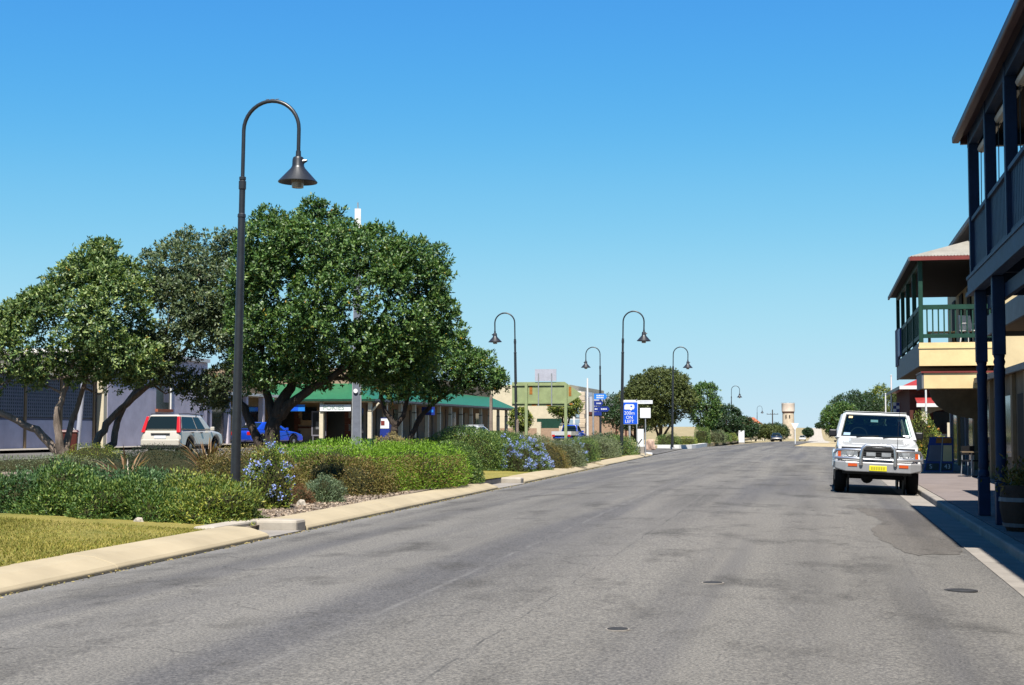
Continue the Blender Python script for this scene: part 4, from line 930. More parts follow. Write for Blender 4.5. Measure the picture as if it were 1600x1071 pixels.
lp = thing('leaning_post', 'slim pale blue-white post leaning beside the maroon bin', 'post', (-27.1, 50.5, gz(-27, 50)), 0); MB().tube([(0, 0, 0), (.22, 0, 2.6), (.34, 0, 4.0)], [.1, .085, .07], 10).build('shaft', M_SIGNGREY, lp); MB().tube([(-.03, -.02, 1.0), (-.25, -.05, 1.25)], .03, 6).build('bracket', M_STEEL, lp)
bn_ = thing('wheelie_bin', 'maroon bin with a domed lid behind the forked tree trunks', 'bin', (-26.85, 49.5, gz(-26.8, 50) - .02), R(25))
bn_.scale = (.95, .95, .68)
MB().hexa([(-.26, -.28, .05), (.26, -.28, .05), (.26, .28, .05), (-.26, .28, .05)], [(-.33, -.36, 1.45), (.33, -.36, 1.45), (.33, .36, 1.45), (-.33, .36, 1.45)]).build('body', M_BINR, bn_, bevel=.05)
MB().hexa([(-.37, -.40, 1.452), (.37, -.40, 1.452), (.37, .40, 1.452), (-.37, .40, 1.452)], [(-.30, -.32, 1.6), (.30, -.32, 1.6), (.30, .32, 1.6), (-.30, .32, 1.6)]).build('lid', M_BINR, bn_, bevel=.04)
for s_ in (-1, 1): MB().lathe([(.0, -.04), (.1, -.04), (.1, .04), (0, .04)], (s_ * .3, .26, .1), 12, 'x').build('wheel', M_TYRE, bn_)
for (x, y, h, lab) in ((-12.5, 56, 2.6, 'brown timber tree stake above the clipped round hedge'), (-13.9, 68, 1.7, 'pale timber stake among the grey-green hedges')):
    k_ = thing('timber_stake', lab, 'stake', (x, y, gz(x, y) + .1), 0, 'timber stakes on the median'); MB().hexa([(-.06, -.06, 0), (.06, -.06, 0), (.06, .06, 0), (-.06, .06, 0)], [(-.05, -.05, h), (.05, -.05, h), (.05, .05, h), (-.05, .05, h)]).build('shaft', M_BARK, k_); MB().lathe([(.06, h), (.0, h + .08)], n=4).build('point', M_BARK, k_)

# ================================================================== VEHICLES
def bil(f, u, v): return (f[0].lerp(f[1], u)).lerp(f[3].lerp(f[2], u), v)
def pane(f, u0, u1, v0, v1, mat, parent, name, off=.012, th=.006):
    f = [Vector(p) for p in f]; n = (f[1] - f[0]).cross(f[3] - f[0]).normalized()
    q = [bil(f, u0, v0) + n * off, bil(f, u1, v0) + n * off, bil(f, u1, v1) + n * off, bil(f, u0, v1) + n * off]
    return MB().prism(q, -n * th).build(name, mat, parent, fix=True)
def car(name, label, loc, rz, S, paint, cat='car', roll=0.0, group=None):
    t = thing(name, label, cat, loc, rz, group); t.rotation_euler = (0, roll, rz)
    W = S['W'] / 2; L = S['L']; r = S['r']; ra = r + .07; zb = S['zb']; prof = S['prof']
    pts = list(prof)
    for yc in (S['rear'], S['front']):
        dz = zb - r; dy = math.sqrt(max(.01, ra * ra - dz * dz)); a0 = math.atan2(dz, dy)
        for k in range(0, 11):
            a = a0 + (math.pi - 2 * a0) * k / 10; pts.append((yc + ra * math.cos(a), r + ra * math.sin(a)))
    def hw(y, z):
        e = min(y, L - y); f = 1 - .07 * max(0, 1 - e / .45) ** 2
        if z > S['belt'] * .78: f *= 1 - .05 * min(1, (z - S['belt'] * .78) / (S['belt'] * .22))
        return W * f
    mb = MB(); n = len(pts)
    mb.add([(-hw(y, z), y, z) for y, z in pts] + [(hw(y, z), y, z) for y, z in pts], [tuple(range(n)), tuple(range(2 * n - 1, n - 1, -1))] + [(i, (i + 1) % n, n + (i + 1) % n, n + i) for i in range(n)])
    body = mb.build('body', paint, t, bevel=S.get('bev', .035), seg=3, fix=True, smooth=True)
    (by0, by1, bz0, bz1), (ty0, ty1, tz) = S['gb'], S['gt']; bw, tw = S['bw'], S['tw']
    B = [(-bw, by0, bz0), (bw, by0, bz0), (bw, by1, bz1), (-bw, by1, bz1)]; T = [(-tw, ty0, tz - .02), (tw, ty0, tz - .02), (tw, ty1, tz), (-tw, ty1, tz)]
    B = [Vector(p) for p in B]; T = [Vector(p) for p in T]
    if S.get('open'):
        up = Vector((0, 0, .05))
        cabin = MB().hexa([T[0] - up, T[1] - up, T[2] - up, T[3] - up], [p + up * .6 for p in T]).build('cabin_roof', paint, t, bevel=.04, seg=3, smooth=True)
        for k in range(4): MB().tube([B[k] - up * .4, T[k] - up * .6], [.055, .045], 8).build('pillar', paint, cabin, smooth=True)
        for u in S['pillars']:
            for a_, b_ in ((1, 2), (0, 3)): MB().tube([B[a_].lerp(B[b_], u), T[a_].lerp(T[b_], u) - up * .5], .04, 6).build('pillar', paint, cabin)
        MB().tube([B[0] + Vector((0, .02, 0)), B[1] + Vector((0, .02, 0))], .04, 8).build('cowl', paint, cabin)
    else:
        cabin = MB().hexa(B, T).build('cabin', paint, t, bevel=S.get('bev', .035) + .015, seg=3, smooth=True)
    glass = M_CLEAR if S.get('open') else M_GLASS
    F = {'front': [B[0], B[1], T[1], T[0]], 'right': [B[1], B[2], T[2], T[1]], 'rear': [B[2], B[3], T[3], T[2]], 'left': [B[3], B[0], T[0], T[3]]}
    for side in ('left', 'right'):
        for (u0, u1) in S['wins']:
            a, b_ = (u0, u1) if side == 'right' else (1 - u1, 1 - u0)
            pane(F[side], a, b_, .1, .86 if not S.get('open') else .93, glass, cabin, 'side_window')
    pane(F['front'], .05, .95, .05 if S.get('open') else .08, .93, glass, cabin, 'windscreen'); pane(F['rear'], .07, .93, .08, .88, glass, cabin, 'rear_window', .014)
    box('underside', (-W * .82, .25, zb - .12), (W * .82, L - .25, zb + .06), M_UNDER, t)
    for yc in (S['front'], S['rear']):
        for s_ in (-1, 1):
            x = s_ * (W - .115); wh = MB().lathe([(r * .55, -.11), (r * .93, -.115), (r, -.07), (r, .07), (r * .93, .115), (r * .55, .11)], (x, yc, r), 26, 'x').build('wheel', M_TYRE, t, smooth=True)
            xo = x + s_ * .09; MB().lathe([(0, -.03), (r * .6, -.03), (r * .62, .02), (r * .5, .01), (r * .2, .03), (0, .03)] if s_ > 0 else [(0, -.03), (r * .2, -.03), (r * .5, -.01), (r * .62, -.02), (r * .6, .03), (0, .03)], (xo, yc, r), 20, 'x').build('rim', M_RIM, wh, smooth=True)
            MB().lathe([(0, -.02), (ra * .97, -.02), (ra * .97, .02), (0, .02)], (s_ * (W - .30), yc, r), 20, 'x').build('arch_liner', M_UNDER, t)
    for s_ in (-1, 1):
        m_ = MB().box((s_ * (bw + .03), by0 + .35, bz0 + .02), (s_ * (bw + .21), by0 + .45, bz0 + .19)).build('mirror', S.get('mirror', paint), t, bevel=.03, fix=True)
        for y in S.get('handles', ()): box('door_handle', (min(s_ * W, s_ * (W - .03)) - .012, y, S['belt'] - .14), (max(s_ * W, s_ * (W - .03)) + .004, y + .17, S['belt'] - .10), M_UNDER, t)
    return t, body, cabin, F
# --- white four wheel drive
S = dict(L=4.75, W=1.84, r=.395, zb=.56, belt=1.26, front=.86, rear=3.84, bw=.86, tw=.72, gb=(1.24, 4.70, 1.24, 1.25), gt=(1.80, 4.58, 1.83),
         wins=((.06, .40), (.42, .66), (.68, .96)), handles=(2.3, 3.2), mirror=M_BLACK, open=True, pillars=(.41, .67),
         prof=[(.06, .56), (.03, .62), (.02, .98), (.08, 1.06), (.25, 1.10), (.8, 1.17), (1.24, 1.24), (2.2, 1.25), (4.68, 1.26), (4.74, 1.1), (4.74, .56)])
t4, body4, cab4, F4 = car('four_wheel_drive', 'white four-wheel drive with chrome bull bar parked against the kerb', (1.24, 33.95, .035), 0, S, M_CARW, 'car', R(2.3))
MB().hexa([(-.60, .30, 1.11), (.60, .30, 1.11), (.66, 1.18, 1.225), (-.66, 1.18, 1.225)], [(-.54, .36, 1.135), (.54, .36, 1.135), (.60, 1.14, 1.25), (-.60, 1.14, 1.25)]).build('bonnet_rise', M_CARW, t4, bevel=.02)
for s_ in (-1, 1):
    for yc in (.86, 3.84):
        arc = [(s_ * .905, yc + .50 * math.cos(a), .395 + .50 * math.sin(a)) for a in [R(15 + 15 * k) for k in range(11)]]
        MB().tube(arc, .055, 8).build('wheel_flare', M_CARW, t4, smooth=True)
box('grille_surround', (-.80, -.005, .74), (.80, .018, 1.05), M_UNDER, t4)
gr = box('grille', (-.42, -.03, .80), (.42, -.006, 1.02), M_UNDER, t4)
for k in range(4): box('grille_bar', (-.42, -.045, .82 + .055 * k), (.42, -.031, .838 + .055 * k), M_UNDER if k else M_CHROME, gr)
box('grille_lip', (-.78, -.05, .745), (.78, -.006, .79), M_CARW, t4)
for s_ in (-1, 1):
    h = MB().box((s_ * .62 - .19, -.035, .81), (s_ * .62 + .19, -.006, 1.01)).build('headlight', M_CHROME, t4, bevel=.02)
    MB().lathe([(0, -.055), (.075, -.05), (.092, -.03)], (s_ * .60, 0, .91), 18, 'y').build('lens', M_HLAMP, h, smooth=True)
    box('corner_lamp', (s_ * .835 - .035, -.03, .81), (s_ * .835 + .035, -.002, .97), M_ORANGE, t4)
bp = [(-.97, .02), (-.93, -.16), (-.70, -.26), (.70, -.26), (.93, -.16), (.97, .02)]
bu = MB(); nb = len(bp)
vs = [(x, y, .50 + (.06 if abs(x) > .8 else 0)) for x, y in bp] + [(x, y, .73) for x, y in bp]
bu.add(vs, [(i, i + 1, nb + i + 1, nb + i) for i in range(nb - 1)] + [(0, nb - 1) + tuple(), ] if False else [(i, i + 1, nb + i + 1, nb + i) for i in range(nb - 1)] + [tuple(range(nb, 2 * nb)), tuple(range(nb - 1, -1, -1)), (nb - 1, 0, nb, 2 * nb - 1)])
bumper = bu.build('bumper', M_ALU, t4, bevel=.025, fix=True)
for s_ in (-1, 1): box('indicator', (s_ * .55 - .10, -.272, .625), (s_ * .55 + .10, -.262, .685), M_ORANGE, bumper)
plt_ = MB().box((-.19, -.285, .535), (.19, -.270, .655)).build('number_plate', M_PLATE, t4, bevel=.01)
for k in range(6): box('character', (-.15 + .052 * k, -.2875, .565), (-.115 + .052 * k, -.2855, .63), M_PLATEI, plt_)
bb_ = MB()
bb_.tube([(-.37, -.27, .66), (-.37, -.29, .85), (-.35, -.27, 1.02), (-.27, -.26, 1.09), (0, -.26, 1.10), (.27, -.26, 1.09), (.35, -.27, 1.02), (.37, -.29, .85), (.37, -.27, .66)], .042, 10)
bull = bb_.build('bull_bar', M_CHROME, t4, smooth=True)
for s_ in (-1, 1):
    MB().tube([(s_ * .37, -.27, .99), (s_ * .70, -.25, .99), (s_ * .90, -.15, .97), (s_ * .95, -.08, .90), (s_ * .95, -.10, .74)],   .03, 8).build('side_loop', M_CHROME, bull, smooth=True)
    MB().tube([(s_ * .37, -.27, .80), (s_ * .72, -.25, .80), (s_ * .94, -.1, .80)],   .03, 8).build('side_bar', M_CHROME, bull, smooth=True)
MB().tube([(-.36, -.27, .79), (.36, -.27, .79)], .02, 8).build('cross_bar', M_CHROME, bull)
for x in (-.16, .17):
    d_ = MB().box((x - .115, -.31, .85), (x + .115, -.22, .955)).build('driving_lamp', M_UNDER, t4, bevel=.02); box('lens', (x - .10, -.318, .862), (x + .10, -.311, .943), M_HLAMP, d_)
MB().tube([(.40, -.28, .95), (.41, -.27, 1.35), (.43, -.22, 1.85)], [.008, .006, .004], 5).build('aerial', M_BLACK, t4)
box('dashboard', (-.78, 1.36, 1.24), (.78, 1.72, 1.33), M_UNDER, t4, bevel=.02)
for x in (-.38, .38):
    st_ = MB().hexa([(x - .25, 2.35, 1.2), (x + .25, 2.35, 1.2), (x + .25, 2.5, 1.2), (x - .25, 2.5, 1.2)], [(x - .22, 2.46, 1.56), (x + .22, 2.46, 1.56), (x + .22, 2.58, 1.56), (x - .22, 2.58, 1.56)]).build('seat', M_GREYW, t4, bevel=.03)
    MB().box((x - .12, 2.48, 1.57), (x + .12, 2.57, 1.72)).build('headrest', M_GREYW, st_, bevel=.03)
MB().hexa([(-.7, 3.4, 1.2), (.7, 3.4, 1.2), (.7, 3.55, 1.2), (-.7, 3.55, 1.2)], [(-.66, 3.5, 1.55), (.66, 3.5, 1.55), (.66, 3.6, 1.55), (-.66, 3.6, 1.55)]).build('rear_seat', M_GREYW, t4, bevel=.03)
MB().tube([(-.38 + .19 * math.cos(q), 1.85 + .06 * math.sin(q), 1.32 + .17 * math.sin(q)) for q in [R(20 * k) for k in range(19)]], .014, 6).build('steering_wheel', M_BLACK, t4)
MB().box((-.74, 2.0, 1.74), (.74, 4.5, 1.765)).build('headlining', M_GREYW, t4)
pane(F4['front'], .06, .15, .09, .2, M_SHUT, cab4, 'sticker', .018); pane(F4['front'], .86, .94, .09, .17, M_TXT, cab4, 'sticker', .018); pane(F4['front'], .08, .14, .80, .88, M_YELLOW, cab4, 'sticker', .020)
pane(F4['front'], .42, .53, .66, .76, M_GLASST, cab4, 'rear_view_mirror', .016)
for x in (-.45, .15): MB().tube([(x, 1.22, 1.27), (x + .5, 1.28, 1.31)], .012, 5).build('wiper', M_BLACK, t4)
box('cargo_floor', (-.80, 1.4, 1.262), (.80, 4.6, 1.27), M_UNDER, t4)
box('roof_edge', (-.70, 1.86, 1.865), (.70, 4.5, 1.875), M_CARW, cab4, bevel=.01)
MB().tube([(-.75, .86, .38), (.75, .86, .38)], .06, 8).build('axle', M_UNDER, t4); MB().lathe([(0, -.14), (.14, -.08), (.14, .08), (0, .14)], (-.2, .86, .36), 12, 'y').build('differential', M_UNDER, t4, smooth=True)
# --- champagne wagon
S = dict(bev=.10, L=4.62, W=1.80, r=.35, zb=.36, belt=1.06, front=.92, rear=3.56, bw=.84, tw=.68, gb=(1.05, 4.56, 1.00, 1.04), gt=(2.0, 4.22, 1.70),
         wins=((.23, .47), (.50, .93)), handles=(2.35, 3.25), prof=[(.03, .34), (.0, .5), (.02, .72), (.1, .88), (.5, .96), (1.1, 1.03), (4.5, 1.07), (4.56, .95), (4.60, .72), (4.62, .66), (4.62, .36), (4.5, .32)])
ts, bs, cbn, FS = car('station_wagon', 'champagne wagon with tall red tail lamps parked on the left road', (-26.85, 61.7, gz(-26.85, 59)), R(180), S, M_CARG)
for s_ in (-1, 1):
    MB().hexa([(s_ * .79 - .09, 4.46, .95), (s_ * .79 + .08, 4.40, .95), (s_ * .79 + .08, 4.61, .95), (s_ * .79 - .09, 4.61, .95)], [(s_ * .69 - .06, 4.22, 1.62), (s_ * .69 + .06, 4.18, 1.62), (s_ * .69 + .06, 4.36, 1.62), (s_ * .69 - .06, 4.36, 1.62)]).build('tail_light', M_REDL, ts, fix=True, bevel=.025)
    MB().lathe([(0, 4.63), (.05, 4.63), (.05, 4.60)], (s_ * .72, 0, .40), 10, 'y').build('reflector', M_REDL, ts)
box('plate', (-.26, 4.606, .70), (.26, 4.628, .82), M_TXT, ts); box('plate_garnish', (-.42, 4.58, .86), (.42, 4.615, .92), M_UNDER, ts); MB().box((-.86, 4.56, .40), (.86, 4.66, .66)).build('rear_bumper', M_CARG, ts, bevel=.04); box('bumper_insert', (-.82, 4.57, .30), (.82, 4.64, .395), M_UNDER, ts)
for s_ in (-1, 1): MB().tube([(s_ * .62, 2.1, 1.70), (s_ * .62, 3.2, 1.74), (s_ * .62, 4.15, 1.72)], .02, 6).build('roof_rail', M_UNDER, ts)
# --- blue sedan
S = dict(bev=.08, L=4.4, W=1.74, r=.32, zb=.30, belt=.94, front=.88, rear=3.50, bw=.80, tw=.55, gb=(1.15, 3.95, .90, .93), gt=(2.0, 3.15, 1.42),
         wins=((.18, .50), (.53, .80)), handles=(2.2, 3.0), prof=[(.05, .28), (.0, .42), (.02, .58), (.15, .70), (.6, .82), (1.15, .90), (3.95, .95), (4.25, .93), (4.36, .86), (4.40, .6), (4.38, .34), (4.25, .28)])
tb_, bb2, cb2, FB = car('blue_sedan', 'shiny blue sedan parked behind the forked trunk near the hotel', (-30.7, 83.4, gz(-31, 82)), R(158), S, M_CARB)
for s_ in (-1, 1): MB().box((s_ * .62 - .16, 4.34, .66), (s_ * .62 + .16, 4.41, .86)).build('tail_light', M_REDL, tb_, bevel=.03)
MB().box((-.6, 4.18, 1.02), (.6, 4.32, 1.05)).build('spoiler', M_CARB, tb_, bevel=.01)
for s_ in (-1, 1): box('spoiler_leg', (s_ * .5 - .03, 4.2, .93), (s_ * .5 + .03, 4.28, 1.02), M_CARB, tb_)
# --- far cars
SF = dict(S); tw_, *_ = car('white_hatchback', 'white car parked beyond the clipped hedge under the verandah edge', (-24.6, 110, gz(-24.6, 108)), R(165), SF, M_CARW)
for s_ in (-1, 1): MB().box((s_ * .62 - .16, 4.34, .66), (s_ * .62 + .16, 4.41, .86)).build('tail_light', M_REDL, tw_)
MB().box((-.55, 2.1, 1.425), (.55, 3.0, 1.50)).build('roof_box', M_CARW, tw_, bevel=.03)
SU = dict(S); SU.update(L=4.9, rear=3.95, belt=.95, gb=(1.2, 2.7, .92, .95), gt=(1.75, 2.55, 1.62), tw=.62, prof=[(.05, .36), (.0, .5), (.1, .78), (.6, .86), (1.2, .93), (2.72, .96), (2.73, .62), (4.86, .62), (4.88, .5), (4.85, .38)], r=.34, zb=.42)
tu, *_ = car('utility_truck', 'blue utility with a white dropside tray in front of the cream office', (-21.3, 131.5, gz(-22, 129)), R(172), SU, M_CARB, 'ute')
for a, b_, nm in (((-.9, 2.78, .70), (.9, 4.95, .76), 'tray_floor'), ((-.9, 4.90, .765), (.9, 4.95, 1.05), 'tailgate'), ((-.9, 2.8, .765), (-.86, 4.895, 1.05), 'tray_side'), ((.86, 2.8, .765), (.9, 4.895, 1.05), 'tray_side')): box(nm, a, b_, M_CARW, tu)
MB().tube([(-.8, 2.85, .77), (-.78, 2.85, 1.7), (.78, 2.85, 1.7), (.8, 2.85, .77)], .03, 6).build('headboard', M_STEEL, tu)
for s_ in (-1, 1): box('tail_light', (s_ * .72 - .12, 4.955, .6), (s_ * .72 + .12, 4.99, .76), M_REDL, tu)
car('black_car', 'small black car driving on the far road near the power pole', (-6.75, 243, gz(-6.7, 243) + .03), R(4), dict(S), M_CARK, 'car')
car('silver_car', 'tiny distant car at the foot of the pale hill road', (-4.4, 395, gz(-4.4, 395) + .04), 0, dict(S), M_CARG, 'car')

# ================================================================== TREES
def O(px0, s, pts): return [((x - px0) / s, 1.5 - .4 + (671 - y) / s) for x, y in pts]
def V(px0, s, pts): return [((x - px0) / s, dy, max(-.1, 1.5 - .4 + (671 - y) / s), r) for x, y, r, dy in pts]
o1 = O(112, 48, [(-45, 570), (-30, 490), (20, 478), (45, 458), (75, 452), (70, 430), (110, 402), (138, 398), (150, 370), (170, 374), (176, 398), (205, 400), (222, 440), (236, 500), (240, 560), (225, 598), (185, 612), (150, 592), (112, 608), (88, 582), (52, 612), (20, 598), (-15, 615)])
tree('broadleaf_tree', 'sunlit tree with several pale trunks forking low, in front of the lattice building', (-23.8, 44, .4), R(28), o1,
     [V(112, 48, [(108, 735, .17, 0), (96, 712, .14, .1), (60, 672, .12, .2), (25, 655, .11, .3), (-15, 635, .09, .4), (-25, 580, .06, .4)]), V(112, 48, [(106, 730, .16, .1), (94, 690, .13, -.1), (90, 650, .11, -.2), (102, 605, .09, -.2), (120, 540, .05, -.1), (150, 430, .02, .1)]),
      V(112, 48, [(102, 715, .13, .3), (112, 660, .1, .5), (125, 620, .08, .7), (140, 560, .05, .9)])], L_YEL, 6000, .13, .06, 2.4, 78, group='trees on the median', per=11)
o2 = O(132, 46, [(178, 440), (196, 385), (235, 368), (270, 345), (310, 348), (348, 350), (378, 380), (388, 450), (386, 540), (372, 604), (345, 646), (312, 634), (290, 646), (252, 612), (215, 600), (180, 575), (168, 500)])
tree('broadleaf_tree', 'grey-green tree leaning over the champagne wagon', (-24.2, 46.5, .4), R(27), o2,
     [V(132, 46, [(128, 732, .15, 0), (132, 690, .13, 0), (152, 655, .12, .1), (185, 622, .11, .2), (225, 590, .09, .3), (270, 540, .07, .4), (300, 430, .03, .3)]), V(132, 46, [(138, 732, .16, .2), (158, 692, .13, .3), (162, 660, .11, .4), (175, 630, .1, .5), (230, 560, .07, .9), (250, 450, .03, .8)])], L_GREY, 6500, .125, .054, 2.4, 85, group='trees on the median', per=11)
o3 = O(430, 50, [(376, 610), (362, 560), (352, 470), (368, 390), (384, 342), (408, 322), (432, 338), (452, 332), (476, 305), (505, 308), (526, 322), (545, 352), (575, 345), (606, 345), (628, 362), (630, 386), (650, 396), (662, 370), (695, 382), (702, 412), (692, 446), (708, 470), (708, 520), (692, 545), (680, 585), (645, 602), (600, 604), (560, 598), (520, 606), (470, 604), (430, 582), (400, 612)])
tree('broadleaf_tree', 'largest dense dark green tree with a dark forked trunk behind the lime shrub', (-16.6, 43.5, .35), R(21), o3,
     [V(430, 50, [(428, 736, .27, 0), (424, 700, .24, 0), (428, 655, .22, 0), (438, 630, .19, .0), (452, 605, .15, .1), (480, 540, .1, .2), (500, 400, .04, 0)]), V(430, 50, [(432, 650, .19, 0), (455, 628, .16, -.2), (485, 606, .13, -.4), (540, 570, .09, -.5), (600, 480, .05, -.4)]),
      V(430, 50, [(428, 655, .16, 0), (418, 620, .13, .2), (412, 590, .10, .3), (405, 480, .05, .2)]), V(430, 50, [(422, 735, .17, .1), (405, 690, .15, .3), (385, 645, .13, .5), (368, 608, .10, .6), (360, 520, .05, .5)])], L_GLOSS, 12000, .125, .057, 2.9, 125, M_BARKD, group='trees on the median', per=11)
o4 = O(628, 36, [(556, 560), (588, 515), (640, 498), (690, 498), (722, 505), (727, 530), (742, 552), (772, 556), (788, 588), (792, 604), (770, 614), (742, 606), (702, 622), (665, 628), (640, 620), (600, 626), (568, 612)])
tree('broadleaf_tree', 'smaller twin-stemmed tree in front of the green verandah', (-17.7, 61.6, .4), R(16), o4,
     [V(628, 36, [(614, 706, .17, 0), (614, 680, .15, 0), (616, 665, .14, 0), (600, 640, .1, .1), (590, 600, .06, .2)]), V(628, 36, [(616, 668, .12, 0), (630, 650, .1, 0), (640, 610, .07, 0), (650, 530, .03, 0)]), V(628, 36, [(634, 706, .15, .2), (640, 685, .13, .2), (655, 655, .11, .3), (672, 635, .09, .4), (720, 600, .05, .4)])], L_GLOSS, 4400, .14, .062, 2.2, 62, M_BARKD, group='trees on the median', per=11)
def round_tree(label, x, y, hw, z0, z1, leaf, tips, LL=.16, thick=None, trunk=.16, seed=1, name='round_tree', clumps=90, squash=1.0, group='trees beyond the cross street'):
    r_ = np.random.default_rng(seed); n = 18; poly = []
    for k in range(n):
        a = 2 * math.pi * k / n; q = 1 + r_.normal(0, .05); poly.append((hw * math.cos(a) * q, (z0 + z1) / 2 + (z1 - z0) / 2 * math.sin(a) * q))
    zc = (z0 + z1) / 2
    return tree(name, label, (x, y, gz(x, y) + .1), 0, poly, [[(0, 0, -.1, trunk), (.05, 0, max(.3, z0), trunk * .85), (.1, .1, zc, trunk * .5)], [(0, 0, .2, trunk * .7), (-.4 * hw * .4, .2, z0 + .3, trunk * .5), (-.4 * hw, .2, zc, trunk * .25)], [(0, 0, .2, trunk * .7), (.35 * hw, -.2, z0 + .5, trunk * .5), (.5 * hw, -.2, zc, trunk * .25)]],
                leaf, tips, LL, LL * .45, thick or hw * .9, clumps, M_BARKD, group, (hw * .16, hw * .30), 7)
round_tree('big round-headed olive tree with dark trunks behind the far crook lamp', -12.9, 122, 3.0, 1.5, 6.5, L_OLIVE, 9000, .17, seed=3, clumps=120)
round_tree('bright green upright tree next to the big round-headed tree', -10.3, 137, 1.5, 1.2, 5.9, L_GLOSS, 2400, .17, seed=4)
round_tree('low wide dark tree beyond the topiary block', -10.6, 172, 2.2, .6, 4.3, L_DARK, 2400, .2, seed=5)
round_tree('small dark tree at the far end of the median trees', -10.2, 205, 2.0, .4, 3.4, L_DARK, 1500, .22, seed=6)
round_tree('olive shrub-like tree left of the far road bend', -10.8, 258, 3.0, .2, 3.0, L_OLIVE, 1500, .28, seed=7)
round_tree('yellowish bushy tree behind the black car', -9.0, 300, 2.4, .2, 3.2, L_OLIVE, 1200, .3, seed=17)
round_tree('dark bushy tree beside the water tower', -12.5, 420, 4.5, .2, 4.6, L_DARK, 1200, .4, seed=18)
round_tree('lone dark tree on the slope right of the water tower', -4.6, 640, 2.2, .4, 4.2, L_DARK, 900, .5, seed=8)
round_tree('tiny dark tree on the crest beside the hill road', .4, 905, 3.0, .3, 3.6, L_DARK, 500, .6, seed=9)
round_tree('dense round green tree at the right edge of the far road', 2.5, 170, 2.35, .35, 4.6, L_GLOSS, 3600, .19, seed=10, clumps=100)
round_tree('dark spreading tree behind the roof of the white four-wheel drive', 4.9, 205, 3.6, 1.4, 7.0, L_DARK, 3000, .24, seed=11)
round_tree('yellow-green feathery tree beyond the white four-wheel drive', 8.2, 215, 3.0, 1.2, 8.0, B_YEL, 2800, .24, seed=12)
round_tree('olive tree standing behind the chequered sign', 10.5, 190, 2.6, 1.0, 6.6, L_OLIVE, 2200, .22, seed=13)
round_tree('small leafy tree growing behind the pale green arrow sign', -17.6, 87.0, .7, 1.1, 2.5, B_YEL, 650, .14, seed=14, trunk=.06, clumps=30, group='small trees behind the signs')
round_tree('dark tree behind the big round-headed tree', -17.0, 138, 3.4, .9, 5.0, L_DARK, 2600, .2, seed=15)
round_tree('yellow-green tree behind the end of the verandah', -24.5, 143, 1.8, 2.2, 4.6, B_YEL, 1000, .2, seed=16)

